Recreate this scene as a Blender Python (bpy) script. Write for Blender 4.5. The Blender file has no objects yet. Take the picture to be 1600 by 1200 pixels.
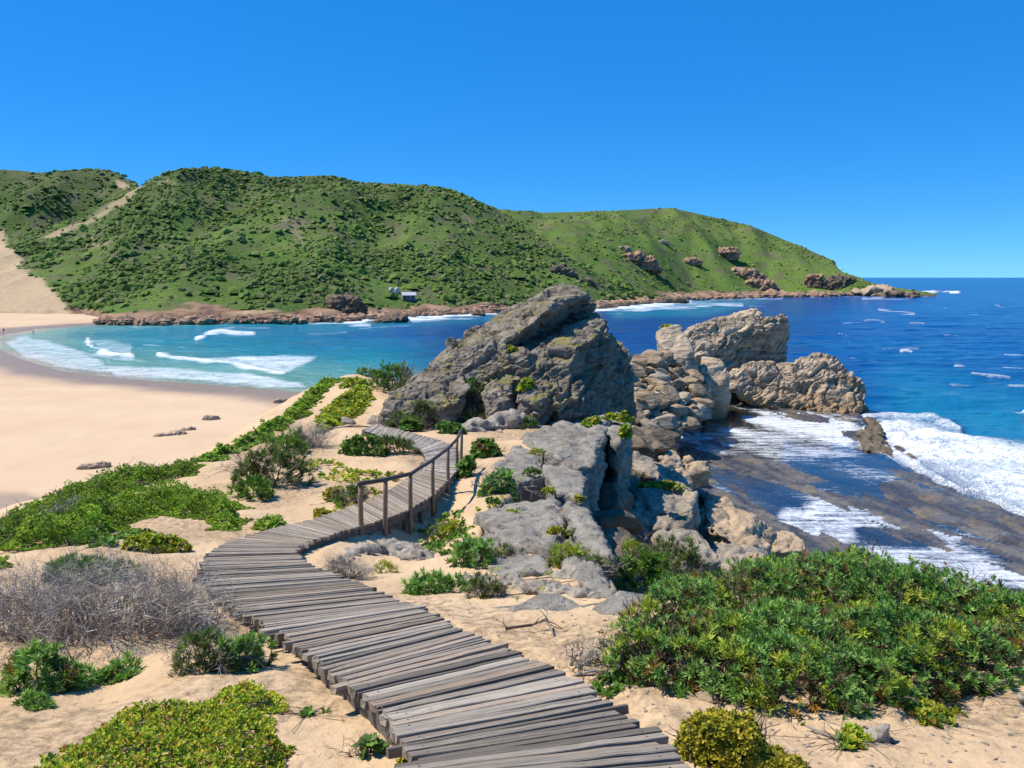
import bpy, bmesh, math, random
import numpy as np
from mathutils import Vector, Matrix

random.seed(7)
RNG = np.random.default_rng(11)
SC = bpy.context.scene
COL = SC.collection

# ------------------------------------------------------------------ camera
H = 20.0                       # eye height above the sea
F = 1186.0                     # focal length in photo pixels (1600 wide)
PITCH = math.radians(8.0)
cam_d = bpy.data.cameras.new('camera')
cam = bpy.data.objects.new('camera', cam_d)
COL.objects.link(cam)
cam.location = (0, 0, H)
cam.rotation_euler = (math.radians(90) - PITCH, 0, 0)
cam_d.sensor_fit = 'HORIZONTAL'
cam_d.sensor_width = 36.0
cam_d.lens = 36.0 * F / 1600.0
cam_d.clip_start = 0.1
cam_d.clip_end = 120000
SC.camera = cam

# ------------------------------------------------------------------ sky, sun
SUN_EL = math.radians(57)
SUN_AZ = math.radians(-78)     # measured from +Y towards +X: the sun stands to the left, a little ahead
world = bpy.data.worlds.new('World')
SC.world = world
world.use_nodes = True
wn = world.node_tree.nodes
wl = world.node_tree.links
sky = wn.new('ShaderNodeTexSky')
sky.sky_type = 'NISHITA'
sky.sun_disc = False
sky.sun_elevation = SUN_EL
sky.sun_rotation = SUN_AZ
sky.altitude = 0
sky.air_density = 0.6
sky.dust_density = 0.0
sky.ozone_density = 10.0
gm = wn.new('ShaderNodeGamma')
gm.inputs[1].default_value = 0.42
wl.new(sky.outputs[0], gm.inputs[0])
hs = wn.new('ShaderNodeHueSaturation')
hs.inputs['Saturation'].default_value = 1.85
wl.new(gm.outputs[0], hs.inputs['Color'])
mu = wn.new('ShaderNodeMix')
mu.data_type = 'RGBA'
mu.blend_type = 'MULTIPLY'
mu.inputs[0].default_value = 1.0
mu.inputs[7].default_value = (0.90, 1.95, 2.62, 1)
wl.new(hs.outputs[0], mu.inputs[6])
wl.new(mu.outputs[2], wn['Background'].inputs[0])
wn['Background'].inputs[1].default_value = 0.15

sun_d = bpy.data.lights.new('sun', 'SUN')
sun_d.energy = 5.0
sun_d.angle = math.radians(0.53)
sun_d.color = (1.0, 0.925, 0.80)
sun = bpy.data.objects.new('sun', sun_d)
COL.objects.link(sun)
sv = Vector((math.sin(SUN_AZ) * math.cos(SUN_EL), math.cos(SUN_AZ) * math.cos(SUN_EL), math.sin(SUN_EL)))
sun.rotation_euler = sv.to_track_quat('Z', 'Y').to_euler()
sun.location = (-30, 10, 60)

SC.view_settings.view_transform = 'Standard'
SC.view_settings.look = 'None'
SC.view_settings.exposure = 0.25
SC.view_settings.gamma = 1.0
SC.view_settings.use_curve_mapping = False
SC.render.engine = 'CYCLES'
SC.cycles.max_bounces = 5
SC.cycles.diffuse_bounces = 1
SC.cycles.transparent_max_bounces = 8

# ------------------------------------------------------------------ picture geometry
CP, SP = math.cos(PITCH), math.sin(PITCH)

def dirs(px, py):
    a = (np.asarray(px, float) - 800) / F
    b = (600 - np.asarray(py, float)) / F
    return a, CP + b * SP, b * CP - SP       # x, y, z

def P(px, py, Y):
    a, y, z = dirs(px, py)
    t = Y / y
    return np.array([a * t, Y, H + z * t])

def G(px, py, z0=0.0):
    a, y, z = dirs(px, py)
    t = (z0 - H) / z
    return np.array([a * t, y * t, z0 + 0 * t])

def proj(p):
    p = np.asarray(p, float)
    x, y, z = p[..., 0], p[..., 1], p[..., 2] - H
    d = y * CP - z * SP
    u = y * SP + z * CP
    return 800 + F * x / d, 600 - F * u / d

def depth(p):
    return p[1] * CP - (p[2] - H) * SP

# ------------------------------------------------------------------ noise
_perm = np.random.default_rng(3).permutation(256)
_perm = np.concatenate([_perm, _perm, _perm])
_g = np.random.default_rng(4).normal(size=(256, 3))
_g /= np.linalg.norm(_g, axis=1)[:, None]

def perlin(p):
    p = np.asarray(p, float)
    i = np.floor(p).astype(np.int64)
    f = p - i
    i &= 255
    u = f * f * f * (f * (f * 6 - 15) + 10)
    out = 0
    for dx in (0, 1):
        wx = u[..., 0] if dx else 1 - u[..., 0]
        for dy in (0, 1):
            wy = u[..., 1] if dy else 1 - u[..., 1]
            for dz in (0, 1):
                wz = u[..., 2] if dz else 1 - u[..., 2]
                h = _perm[_perm[_perm[i[..., 0] + dx] + i[..., 1] + dy] + i[..., 2] + dz]
                g = _g[h]
                out = out + wx * wy * wz * (g[..., 0] * (f[..., 0] - dx) + g[..., 1] * (f[..., 1] - dy) + g[..., 2] * (f[..., 2] - dz))
    return out * 1.6

def fbm(p, oct=4, gain=0.5, lac=2.03):
    a, s, o = 1.0, 0.0, 0
    p = np.asarray(p, float)
    for k in range(oct):
        s = s + a * perlin(p + 17.3 * k)
        p = p * lac
        a *= gain
    return s

def ridged(p, oct=4, gain=0.5):
    a, s = 1.0, 0.0
    p = np.asarray(p, float)
    for k in range(oct):
        s = s + a * (1 - 2 * np.abs(perlin(p + 9.1 * k)))
        p = p * 2.07
        a *= gain
    return s

def cells(p):
    """cell noise: distances to the nearest two feature points and the nearest cell's random number"""
    p = np.asarray(p, float)
    i = np.floor(p).astype(np.int64)
    f1 = np.full(len(p), 9.0)
    f2 = np.full(len(p), 9.0)
    rid = np.zeros(len(p))
    for dx in (-1, 0, 1):
        for dy in (-1, 0, 1):
            for dz in (-1, 0, 1):
                c = i + np.array([dx, dy, dz])
                h = _perm[_perm[_perm[c[:, 0] & 255] + (c[:, 1] & 255)] + (c[:, 2] & 255)]
                q = c + 0.5 + 0.42 * _g[h]
                d = np.sqrt(((p - q) ** 2).sum(1))
                m = d < f1
                f2 = np.where(m, f1, np.minimum(f2, d))
                rid = np.where(m, h / 255.0, rid)
                f1 = np.where(m, d, f1)
    return f1, f2, rid

def xyz(x, y, z=0.0):
    x, y = np.broadcast_arrays(np.asarray(x, float), np.asarray(y, float))
    return np.stack([x, y, np.broadcast_to(z, x.shape)], -1)

def sstep(a, b, x):
    t = np.clip((x - a) / (b - a), 0, 1)
    return t * t * (3 - 2 * t)

def poly_sd(x, y, poly):
    """signed distance to a closed polygon, positive inside; also the nearest edge's index"""
    poly = np.asarray(poly, float)
    n = len(poly)
    best = np.full(x.shape, 1e18)
    idx = np.zeros(x.shape, int)
    ins = np.zeros(x.shape, bool)
    for k in range(n):
        ax, ay = poly[k]
        bx, by = poly[(k + 1) % n]
        ex, ey = bx - ax, by - ay
        t = np.clip(((x - ax) * ex + (y - ay) * ey) / (ex * ex + ey * ey + 1e-12), 0, 1)
        d = (x - ax - t * ex) ** 2 + (y - ay - t * ey) ** 2
        m = d < best
        best = np.where(m, d, best)
        idx = np.where(m, k, idx)
        c = ((ay > y) != (by > y)) & (x < (bx - ax) * (y - ay) / (by - ay + 1e-18) + ax)
        ins ^= c
    return np.where(ins, 1, -1) * np.sqrt(best), idx

def line_d(x, y, pts):
    """distance to an open polyline and the side (positive to the right of travel)"""
    best = np.full(x.shape, 1e18)
    side = np.zeros(x.shape)
    for (ax, ay), (bx, by) in zip(pts[:-1], pts[1:]):
        ex, ey = bx - ax, by - ay
        t = np.clip(((x - ax) * ex + (y - ay) * ey) / (ex * ex + ey * ey + 1e-12), 0, 1)
        d = (x - ax - t * ex) ** 2 + (y - ay - t * ey) ** 2
        m = d < best
        best = np.where(m, d, best)
        side = np.where(m, (x - ax) * ey - (y - ay) * ex, side)
    return np.sqrt(best), side

# ------------------------------------------------------------------ mesh helpers
def mesh_from(name, V, faces, mat=None, smooth=True, colors=None, floats=None):
    """faces: array (n,k) or a list of such arrays"""
    if not isinstance(faces, list):
        faces = [faces]
    V = np.ascontiguousarray(V, dtype=np.float32)
    me = bpy.data.meshes.new(name)
    me.vertices.add(len(V))
    me.vertices.foreach_set('co', V.ravel())
    li = np.concatenate([np.asarray(f).ravel() for f in faces]).astype(np.int32)
    tot = np.concatenate([np.full(len(f), np.asarray(f).shape[1]) for f in faces]).astype(np.int32)
    st = np.concatenate([[0], np.cumsum(tot)[:-1]]).astype(np.int32)
    me.loops.add(len(li))
    me.loops.foreach_set('vertex_index', li)
    me.polygons.add(len(tot))
    me.polygons.foreach_set('loop_start', st)
    me.polygons.foreach_set('loop_total', tot)
    me.polygons.foreach_set('use_smooth', np.full(len(tot), smooth))
    me.update(calc_edges=True)
    me.validate()
    if colors is not None:
        c = np.ones((len(V), 4), np.float32)
        c[:, :3] = colors
        at = me.color_attributes.new('tint', 'FLOAT_COLOR', 'POINT')
        at.data.foreach_set('color', c.ravel())
    for k, v in (floats or {}).items():
        at = me.attributes.new(k, 'FLOAT', 'POINT')
        at.data.foreach_set('value', np.ascontiguousarray(v, dtype=np.float32).ravel())
    if mat:
        me.materials.append(mat)
    return me

def link(name, me, parent=None):
    o = bpy.data.objects.new(name, me)
    COL.objects.link(o)
    if parent is not None:
        o.parent = parent
    return o

def tag(o, label, cat, group=None):
    o['label'] = label
    o['category'] = cat
    if group:
        o['group'] = group
    return o

def empty(name, loc, label, cat, group=None):
    o = bpy.data.objects.new(name, None)
    COL.objects.link(o)
    o.location = [float(v) for v in loc]
    o.empty_display_size = 0.3
    return tag(o, label, cat, group)

def grid_faces(nr, nc):
    i = np.arange(nr * nc).reshape(nr, nc)
    return np.stack([i[:-1, :-1].ravel(), i[:-1, 1:].ravel(), i[1:, 1:].ravel(), i[1:, :-1].ravel()], 1)

def tubes(segs, sides=4):
    """segs: array (n,8): p0, p1, r0, r1 -> prisms"""
    s = np.asarray(segs, float)
    p0, p1, r0, r1 = s[:, 0:3], s[:, 3:6], s[:, 6], s[:, 7]
    d = p1 - p0
    d /= np.linalg.norm(d, axis=1)[:, None] + 1e-9
    ref = np.where(np.abs(d[:, 2:3]) < 0.9, np.array([[0, 0, 1.0]]), np.array([[1.0, 0, 0]]))
    u = np.cross(d, ref)
    u /= np.linalg.norm(u, axis=1)[:, None]
    v = np.cross(d, u)
    n = len(s)
    V = np.zeros((n, 2 * sides, 3))
    for k in range(sides):
        a = 2 * math.pi * k / sides
        o = math.cos(a) * u + math.sin(a) * v
        V[:, k] = p0 + o * r0[:, None]
        V[:, sides + k] = p1 + o * r1[:, None]
    b = (np.arange(n) * 2 * sides)[:, None]
    fs = [np.concatenate([b + k, b + (k + 1) % sides, b + sides + (k + 1) % sides, b + sides + k], 1) for k in range(sides)]
    Fq = np.concatenate(fs)
    caps = np.concatenate([b + sides + k for k in range(sides)], 1)
    return V.reshape(-1, 3), ([Fq] if sides == 3 else [Fq, caps])

# ------------------------------------------------------------------ materials
class NT:
    def __init__(s, name):
        s.m = bpy.data.materials.new(name)
        s.m.use_nodes = True
        s.t = s.m.node_tree
        s.b = s.t.nodes['Principled BSDF']
        s.out = s.t.nodes['Material Output']
    def n(s, typ, **kw):
        nd = s.t.nodes.new(typ)
        for k, v in kw.items():
            if k.startswith('_'):
                nd.inputs[k[1:]].default_value = v
            else:
                setattr(nd, k, v)
        return nd
    def l(s, a, b):
        s.t.links.new(a, b)
    def pos(s):
        return s.n('ShaderNodeNewGeometry').outputs['Position']
    def obj(s):
        return s.n('ShaderNodeTexCoord').outputs['Object']
    def noise(s, vec, scale, detail=4, rough=0.55, dist=0.0):
        nd = s.n('ShaderNodeTexNoise')
        nd.inputs['Scale'].default_value = scale
        nd.inputs['Detail'].default_value = detail
        nd.inputs['Roughness'].default_value = rough
        nd.inputs['Distortion'].default_value = dist
        s.l(vec, nd.inputs['Vector'])
        return nd.outputs['Fac']
    def voro(s, vec, scale, feature='F1'):
        nd = s.n('ShaderNodeTexVoronoi', feature=feature)
        nd.inputs['Scale'].default_value = scale
        s.l(vec, nd.inputs['Vector'])
        return nd.outputs['Distance']
    def mapv(s, vec, scale=(1, 1, 1), rot=(0, 0, 0)):
        nd = s.n('ShaderNodeMapping')
        nd.inputs['Scale'].default_value = scale
        nd.inputs['Rotation'].default_value = rot
        s.l(vec, nd.inputs['Vector'])
        return nd.outputs[0]
    def ramp(s, fac, stops):
        nd = s.n('ShaderNodeValToRGB')
        e = nd.color_ramp.elements
        while len(e) < len(stops):
            e.new(0.5)
        for k, (p, c) in enumerate(stops):
            e[k].position = p
            if not isinstance(c, tuple):
                c = (c, c, c)
            e[k].color = (*c, 1)
        s.l(fac, nd.inputs[0])
        return nd.outputs[0]
    def mix(s, fac, a, b, typ='MIX'):
        nd = s.n('ShaderNodeMix', data_type='RGBA', blend_type=typ)
        for i, v in ((0, fac), (6, a), (7, b)):
            if isinstance(v, bpy.types.NodeSocket):
                s.l(v, nd.inputs[i])
            elif i == 0:
                nd.inputs[0].default_value = v
            else:
                nd.inputs[i].default_value = (*v, 1)
        return nd.outputs[2]
    def math(s, op, a, b=0.0, clamp=False):
        nd = s.n('ShaderNodeMath', operation=op, use_clamp=clamp)
        for i, v in ((0, a), (1, b)):
            if isinstance(v, bpy.types.NodeSocket):
                s.l(v, nd.inputs[i])
            else:
                nd.inputs[i].default_value = v
        return nd.outputs[0]
    def attr(s, name, out='Color'):
        nd = s.n('ShaderNodeAttribute', attribute_name=name)
        return nd.outputs[out]
    def bump(s, h, strength=0.5, dist=0.1, prev=None):
        nd = s.n('ShaderNodeBump')
        nd.inputs['Strength'].default_value = strength
        nd.inputs['Distance'].default_value = dist
        s.l(h, nd.inputs['Height'])
        if prev:
            s.l(prev, nd.inputs['Normal'])
        return nd.outputs[0]
    def fin(s, color=None, rough=None, normal=None, spec=None):
        for key, v in (('Base Color', color), ('Roughness', rough), ('Specular IOR Level', spec)):
            if v is None:
                continue
            if isinstance(v, bpy.types.NodeSocket):
                s.l(v, s.b.inputs[key])
            else:
                s.b.inputs[key].default_value = (*v, 1) if isinstance(v, tuple) else v
        if normal:
            s.l(normal, s.b.inputs['Normal'])
        return s.m

def m_sand():
    s = NT('sand')
    p = s.pos()
    a = s.noise(p, 0.5, 4)
    b = s.noise(p, 14, 4, 0.7)
    c = s.noise(p, 160, 2, 0.7)
    base = s.ramp(a, [(0.3, (0.55, 0.38, 0.215)), (0.7, (0.65, 0.47, 0.285))])
    base = s.mix(s.ramp(c, [(0.35, 0.25), (0.6, 0.0)]), base, (0.30, 0.19, 0.11))
    base = s.mix(s.ramp(b, [(0.6, 0.0), (0.75, 0.35)]), base, (0.36, 0.25, 0.16))
    lit = s.attr('litter', 'Fac')
    ln = s.math('MULTIPLY', lit, s.ramp(s.noise(p, 9, 5, 0.75), [(0.42, 0.0), (0.62, 1.0)]))
    base = s.mix(ln, base, (0.16, 0.115, 0.07))
    h1 = s.noise(p, 5, 4, 0.6)
    h2 = s.voro(p, 3.0)
    n = s.bump(h1, 0.55, 0.08)
    n = s.bump(s.ramp(h2, [(0.0, 0.0), (0.35, 1.0)]), 0.25, 0.05, n)
    n = s.bump(c, 0.3, 0.008, n)
    return s.fin(base, 0.95, n, 0.15)

def m_beach():
    s = NT('beach_sand')
    p = s.pos()
    a = s.noise(p, 0.06, 5, 0.6)
    b = s.noise(s.mapv(p, (1, 0.35, 1)), 0.5, 4)
    base = s.ramp(a, [(0.3, (0.57, 0.395, 0.24)), (0.7, (0.64, 0.47, 0.30))])
    base = s.mix(s.ramp(b, [(0.55, 0.0), (0.8, 0.2)]), base, (0.46, 0.31, 0.2))
    wet = s.attr('wet', 'Fac')
    wn_ = s.math('ADD', wet, s.math('MULTIPLY', s.math('SUBTRACT', b, 0.5), 0.25), True)
    base = s.mix(wn_, base, (0.30, 0.215, 0.15))
    r = s.ramp(wn_, [(0.3, 0.9), (1.0, 0.32)])
    n = s.bump(s.noise(p, 1.6, 5, 0.65), 0.25, 0.12)
    return s.fin(base, r, n, 0.25)

def m_rock(name, c1, c2, c3, scale=1.0, tilt=(0.1, -0.5, 0.2), moss=0.0, tide=None, tidez=(1.5, 4.0), crack=1.0, strata=1.0):
    s = NT(name)
    p = s.pos()
    big = s.noise(p, 0.35 * scale, 5, 0.6)
    mid = s.noise(p, 2.2 * scale, 6, 0.68)
    st = s.noise(s.mapv(p, (0.35 * scale, 0.35 * scale, 3.2 * scale), tilt), 1.0, 6, 0.65, 0.3)
    fine = s.noise(p, 16 * scale, 5, 0.7)
    col = s.ramp(mid, [(0.3, c1), (0.5, c2), (0.72, c3)])
    col = s.mix(s.ramp(st, [(0.38, 0.55 * strata), (0.52, 0.0)]), col, tuple(v * 0.45 for v in c1))
    col = s.mix(s.ramp(big, [(0.42, 0.0), (0.68, 0.5)]), col, c3)
    col = s.mix(s.ramp(fine, [(0.3, 0.45), (0.5, 0.0)]), col, tuple(v * 0.5 for v in c1))
    if tide:
        z = s.n('ShaderNodeSeparateXYZ')
        s.l(p, z.inputs[0])
        zz = s.math('ADD', z.outputs[2], s.math('MULTIPLY', s.math('SUBTRACT', big, 0.5), 3.0))
        f = s.n('ShaderNodeMapRange')
        f.inputs['From Min'].default_value = tidez[0]
        f.inputs['From Max'].default_value = tidez[1]
        f.inputs['To Min'].default_value = 0.85
        f.inputs['To Max'].default_value = 0.0
        s.l(zz, f.inputs[0])
        col = s.mix(f.outputs[0], col, s.mix(mid, tide, tuple(v * 0.55 for v in tide)))
    if moss > 0:
        nz = s.n('ShaderNodeSeparateXYZ')
        s.l(s.n('ShaderNodeNewGeometry').outputs['True Normal'], nz.inputs[0])
        mm = s.math('MULTIPLY', s.ramp(nz.outputs[2], [(0.45, 0.0), (0.75, 1.0)]), s.ramp(s.noise(p, 0.75 * scale, 6, 0.7), [(0.66 - 0.22 * moss, 0.0), (0.74 - 0.22 * moss, 0.9)]))
        col = s.mix(mm, col, s.mix(mid, (0.17, 0.165, 0.035), (0.30, 0.25, 0.07)))
    n = s.bump(st, 0.7 * strata, 0.25 / scale)
    n = s.bump(mid, 0.6, 0.12 / scale, n)
    n = s.bump(s.ramp(s.voro(s.mapv(p, (1, 1, 1.8), tilt), 0.9 * scale, 'DISTANCE_TO_EDGE'), [(0.0, 0.0), (0.06, 1.0)]), 0.35 * crack, 0.1 / scale, n)
    n = s.bump(fine, 0.5, 0.03 / scale, n)
    return s.fin(col, 0.92, n, 0.2)

def m_wood():
    s = NT('weathered_wood')
    tc = s.n('ShaderNodeTexCoord').outputs['Object']
    oi = s.n('ShaderNodeObjectInfo')
    rnd = oi.outputs['Random']
    add = s.n('ShaderNodeVectorMath', operation='MULTIPLY_ADD')
    comb = s.n('ShaderNodeCombineXYZ')
    for k in range(3):
        s.l(s.math('MULTIPLY', rnd, 37.0 + 13 * k), comb.inputs[k])
    s.l(tc, add.inputs[0])
    add.inputs[1].default_value = (1, 1, 1)
    s.l(comb.outputs[0], add.inputs[2])
    v = add.outputs[0]
    g = s.noise(s.mapv(v, (1.6, 38, 38)), 1.0, 6, 0.7, 0.4)
    g2 = s.noise(s.mapv(v, (0.8, 9, 9)), 1.0, 4, 0.6, 0.8)
    col = s.ramp(g, [(0.28, (0.08, 0.062, 0.045)), (0.48, (0.335, 0.28, 0.215)), (0.68, (0.66, 0.58, 0.47))])
    tone = s.ramp(rnd, [(0.0, 0.45), (0.3, 0.8), (0.7, 1.05), (1.0, 1.3)])
    col = s.mix(1.0, col, tone, 'MULTIPLY')
    warm = s.ramp(s.math('FRACT', s.math('MULTIPLY', rnd, 7.3)), [(0.45, 0.0), (0.9, 0.55)])
    col = s.mix(warm, col, s.mix(1.0, col, (1.1, 0.9, 0.74), 'MULTIPLY'))
    col = s.mix(s.ramp(g2, [(0.33, 0.75), (0.5, 0.0)]), col, (0.055, 0.045, 0.038))
    # rusty nail heads near both ends
    sx = s.n('ShaderNodeSeparateXYZ')
    s.l(tc, sx.inputs[0])
    ax = s.math('DIVIDE', s.math('SUBTRACT', s.math('ABSOLUTE', sx.outputs[0]), 0.425), 0.0055)
    ay = s.math('DIVIDE', s.math('SUBTRACT', sx.outputs[1], s.math('MULTIPLY', s.math('SUBTRACT', rnd, 0.5), 0.4)), 0.085)
    dd = s.math('ADD', s.math('MULTIPLY', ax, ax), s.math('MULTIPLY', ay, ay))
    col = s.mix(s.math('LESS_THAN', dd, 1.0), col, (0.03, 0.022, 0.018))
    n = s.bump(g, 0.7, 0.006)
    n = s.bump(g2, 0.4, 0.012, n)
    return s.fin(col, 0.8, n, 0.25)

def m_wood_far():
    s = NT('weathered_wood_far')
    p = s.pos()
    rnd = s.n('ShaderNodeNewGeometry').outputs['Random Per Island']
    g = s.noise(p, 9, 5, 0.7)
    col = s.ramp(g, [(0.3, (0.17, 0.14, 0.115)), (0.5, (0.36, 0.31, 0.255)), (0.7, (0.56, 0.50, 0.43))])
    col = s.mix(1.0, col, s.ramp(rnd, [(0.0, 0.45), (0.3, 0.8), (0.7, 1.05), (1.0, 1.3)]), 'MULTIPLY')
    return s.fin(col, 0.8, None, 0.25)

def m_plain(name, col, rough=0.7, var=0.35, scale=6.0):
    s = NT(name)
    nz = s.noise(s.pos(), scale, 4, 0.6)
    c = s.mix(nz, tuple(v * (1 - var) for v in col), tuple(min(1, v * (1 + var)) for v in col))
    return s.fin(c, rough, None, 0.3)

def m_leaf(name, rough=0.55, trans=0.3, spec=0.3):
    s = NT(name)
    c = s.attr('tint')
    s.fin(c, rough, None, spec)
    tr = s.n('ShaderNodeBsdfTranslucent')
    s.l(s.mix(1.0, c, (1.25, 1.25, 0.6), 'MULTIPLY'), tr.inputs[0])
    mx = s.n('ShaderNodeMixShader')
    mx.inputs[0].default_value = trans
    s.l(s.b.outputs[0], mx.inputs[1])
    s.l(tr.outputs[0], mx.inputs[2])
    s.l(mx.outputs[0], s.out.inputs[0])
    return s.m

def m_tint(name, rough=0.9, fine=0.0, spec=0.15):
    s = NT(name)
    c = s.attr('tint')
    if fine:
        nz = s.noise(s.pos(), fine, 7, 0.78)
        c = s.mix(s.ramp(nz, [(0.3, 0.5), (0.6, 0.0)]), c, s.mix(1.0, c, (0.45, 0.5, 0.5), 'MULTIPLY'))
        if name == 'hillside':
            sr = s.n('ShaderNodeSeparateColor')
            s.l(s.attr('tint'), sr.inputs[0])
            gate = s.ramp(sr.outputs[0], [(0.28, 1.0), (0.42, 0.0)])     # plants only, not bare sand
            n2 = s.noise(s.pos(), 0.75, 4, 0.7)
            c = s.mix(s.math('MULTIPLY', gate, s.ramp(n2, [(0.42, 0.75), (0.56, 0.0)])), c, s.mix(1.0, c, (0.5, 0.56, 0.6), 'MULTIPLY'))
            n3 = s.noise(s.pos(), 0.06, 5, 0.65)
            c = s.mix(s.math('MULTIPLY', gate, s.ramp(n3, [(0.5, 0.0), (0.68, 0.6)])), c, s.mix(1.0, c, (1.35, 1.05, 1.3), 'MULTIPLY'))
        n = s.bump(nz, 0.6, 0.8 / fine * 2)
        return s.fin(c, rough, n, spec)
    return s.fin(c, rough, None, spec)

def m_sea():
    s = NT('sea_water')
    p = s.pos()
    c = s.attr('tint')
    foam = s.attr('foam', 'Fac')
    w1 = s.noise(s.mapv(p, (0.55, 1.0, 1), (0, 0, 0.35)), 0.22, 5, 0.6, 0.3)
    w2 = s.noise(s.mapv(p, (0.5, 1.0, 1), (0, 0, 0.2)), 0.035, 4, 0.6)
    w3 = s.noise(s.mapv(p, (0.5, 1.0, 1), (0, 0, 0.3)), 1.1, 4, 0.65)
    col = s.mix(s.ramp(w2, [(0.35, 0.0), (0.65, 0.45)]), c, s.mix(1.0, c, (0.55, 0.62, 0.7), 'MULTIPLY'))
    lace = s.noise(s.mapv(p, (1.0, 1.6, 1), (0, 0, 0.3)), 0.8, 7, 0.78, 1.6)
    lace2 = s.noise(s.mapv(p, (0.5, 1.2, 1), (0, 0, 0.25)), 0.2, 5, 0.65, 1.0)
    th = s.math('ADD', s.math('MULTIPLY', lace, 1.0), s.math('MULTIPLY', lace2, 0.6))
    f = s.math('SUBTRACT', s.math('ADD', foam, th), 1.27)
    f = s.math('MULTIPLY', f, 2.5, True)
    f = s.math('MULTIPLY', f, s.ramp(foam, [(0.0, 0.0), (0.22, 1.0)]))
    col = s.mix(f, col, (0.82, 0.86, 0.88))
    r = s.mix(f, (0.16, 0.16, 0.16), (0.9, 0.9, 0.9))
    n = s.bump(w2, 1.0, 6.0)
    n = s.bump(w1, 1.0, 2.4, n)
    n = s.bump(w3, 1.0, 0.35, n)
    n = s.bump(f, 0.6, 0.3, n)
    s.b.inputs['IOR'].default_value = 1.33
    return s.fin(col, r, n, 0.32)

def m_film():
    s = NT('pool_water')
    p = s.pos()
    foam = s.attr('foam', 'Fac')
    lace = s.noise(s.mapv(p, (1, 1, 1), (0, 0, 0.5)), 1.3, 6, 0.75, 1.5)
    st = s.noise(s.mapv(p, (0.25, 1.6, 1), (0, 0, 0.95)), 0.9, 5, 0.7, 0.6)
    f = s.math('SUBTRACT', s.math('ADD', foam, s.math('ADD', s.math('MULTIPLY', lace, 0.7), s.math('MULTIPLY', st, 0.8))), 1.12)
    f = s.math('MULTIPLY', f, 2.6, True)
    n = s.bump(s.noise(p, 1.4, 4, 0.6), 0.35, 0.06)
    fr = s.n('ShaderNodeFresnel')
    fr.inputs['IOR'].default_value = 1.4
    s.l(n, fr.inputs['Normal'])
    gl = s.n('ShaderNodeBsdfGlossy')
    gl.inputs['Roughness'].default_value = 0.07
    s.l(n, gl.inputs['Normal'])
    tr = s.n('ShaderNodeBsdfTransparent')
    tr.inputs[0].default_value = (0.60, 0.66, 0.70, 1)
    m1 = s.n('ShaderNodeMixShader')
    s.l(s.math('MULTIPLY', fr.outputs[0], 1.5, True), m1.inputs[0])
    s.l(tr.outputs[0], m1.inputs[1])
    s.l(gl.outputs[0], m1.inputs[2])
    df = s.n('ShaderNodeBsdfDiffuse')
    df.inputs[0].default_value = (0.8, 0.84, 0.87, 1)
    m2 = s.n('ShaderNodeMixShader')
    s.l(f, m2.inputs[0])
    s.l(m1.outputs[0], m2.inputs[1])
    s.l(df.outputs[0], m2.inputs[2])
    s.l(m2.outputs[0], s.out.inputs[0])
    return s.m

M = {}
M['sand'] = m_sand()
M['beach'] = m_beach()
M['wood'] = m_wood()
M['wood_far'] = m_wood_far()
M['post'] = m_plain('brown_timber', (0.26, 0.18, 0.115), 0.8, 0.4, 22)
M['rail'] = m_plain('dark_timber', (0.075, 0.06, 0.05), 0.75, 0.4, 22)
M['beam'] = m_plain('grey_beam', (0.13, 0.115, 0.1), 0.85, 0.45, 15)
M['crag'] = m_rock('crag_rock', (0.153, 0.127, 0.098), (0.262, 0.217, 0.166), (0.361, 0.299, 0.222), 1.0, (0.15, 0.5, 0.0), moss=0.72, strata=1.5)
M['stack'] = m_rock('stack_rock', (0.286, 0.220, 0.152), (0.493, 0.377, 0.255), (0.649, 0.499, 0.341), 0.42, (0.1, 0.38, 0.3), moss=0.0, tide=(0.42, 0.26, 0.12), tidez=(1.0, 4.5), strata=1.4)
M['slab'] = m_rock('slab_rock', (0.165, 0.145, 0.12), (0.265, 0.24, 0.20), (0.36, 0.33, 0.275), 1.6, (0.12, 0.1, 0.0), moss=0.1)
M['tan'] = m_rock('tan_rock', (0.25, 0.18, 0.11), (0.42, 0.31, 0.2), (0.54, 0.41, 0.28), 0.9, (0.4, 0.2, 0.3), crack=0.6, strata=0.6)
M['brown'] = m_rock('brown_rock', (0.19, 0.13, 0.08), (0.33, 0.235, 0.145), (0.46, 0.345, 0.225), 0.6, (0.3, 0.3, 0.3), crack=0.8, strata=0.9)
M['grey'] = m_rock('grey_rock', (0.209, 0.175, 0.133), (0.352, 0.295, 0.224), (0.484, 0.400, 0.297), 1.1, (0.3, 0.2, 0.3), crack=0.7, moss=0.25)
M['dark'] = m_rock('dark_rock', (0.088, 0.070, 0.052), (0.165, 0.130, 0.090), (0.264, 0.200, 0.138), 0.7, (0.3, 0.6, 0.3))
M['red'] = m_rock('red_rock', (0.20, 0.115, 0.07), (0.37, 0.225, 0.14), (0.52, 0.355, 0.24), 0.16, (0.2, 0.3, 0.2), crack=0.8)
M['pock'] = m_rock('pocked_rock', (0.143, 0.125, 0.103), (0.297, 0.260, 0.211), (0.462, 0.405, 0.327), 3.5, (0.2, 0.2, 0.1), strata=0.5)
M['leaf'] = m_leaf('leaves')
M['juicy'] = m_leaf('succulent_leaves', 0.6, 0.25, 0.18)
M['twig'] = m_tint('twigs')
M['hill'] = m_tint('hillside', 0.95, 0.35)
M['scrub'] = m_tint('scrub', 0.95, 1.2)
M['sea'] = m_sea()
M['film'] = m_film()

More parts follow.
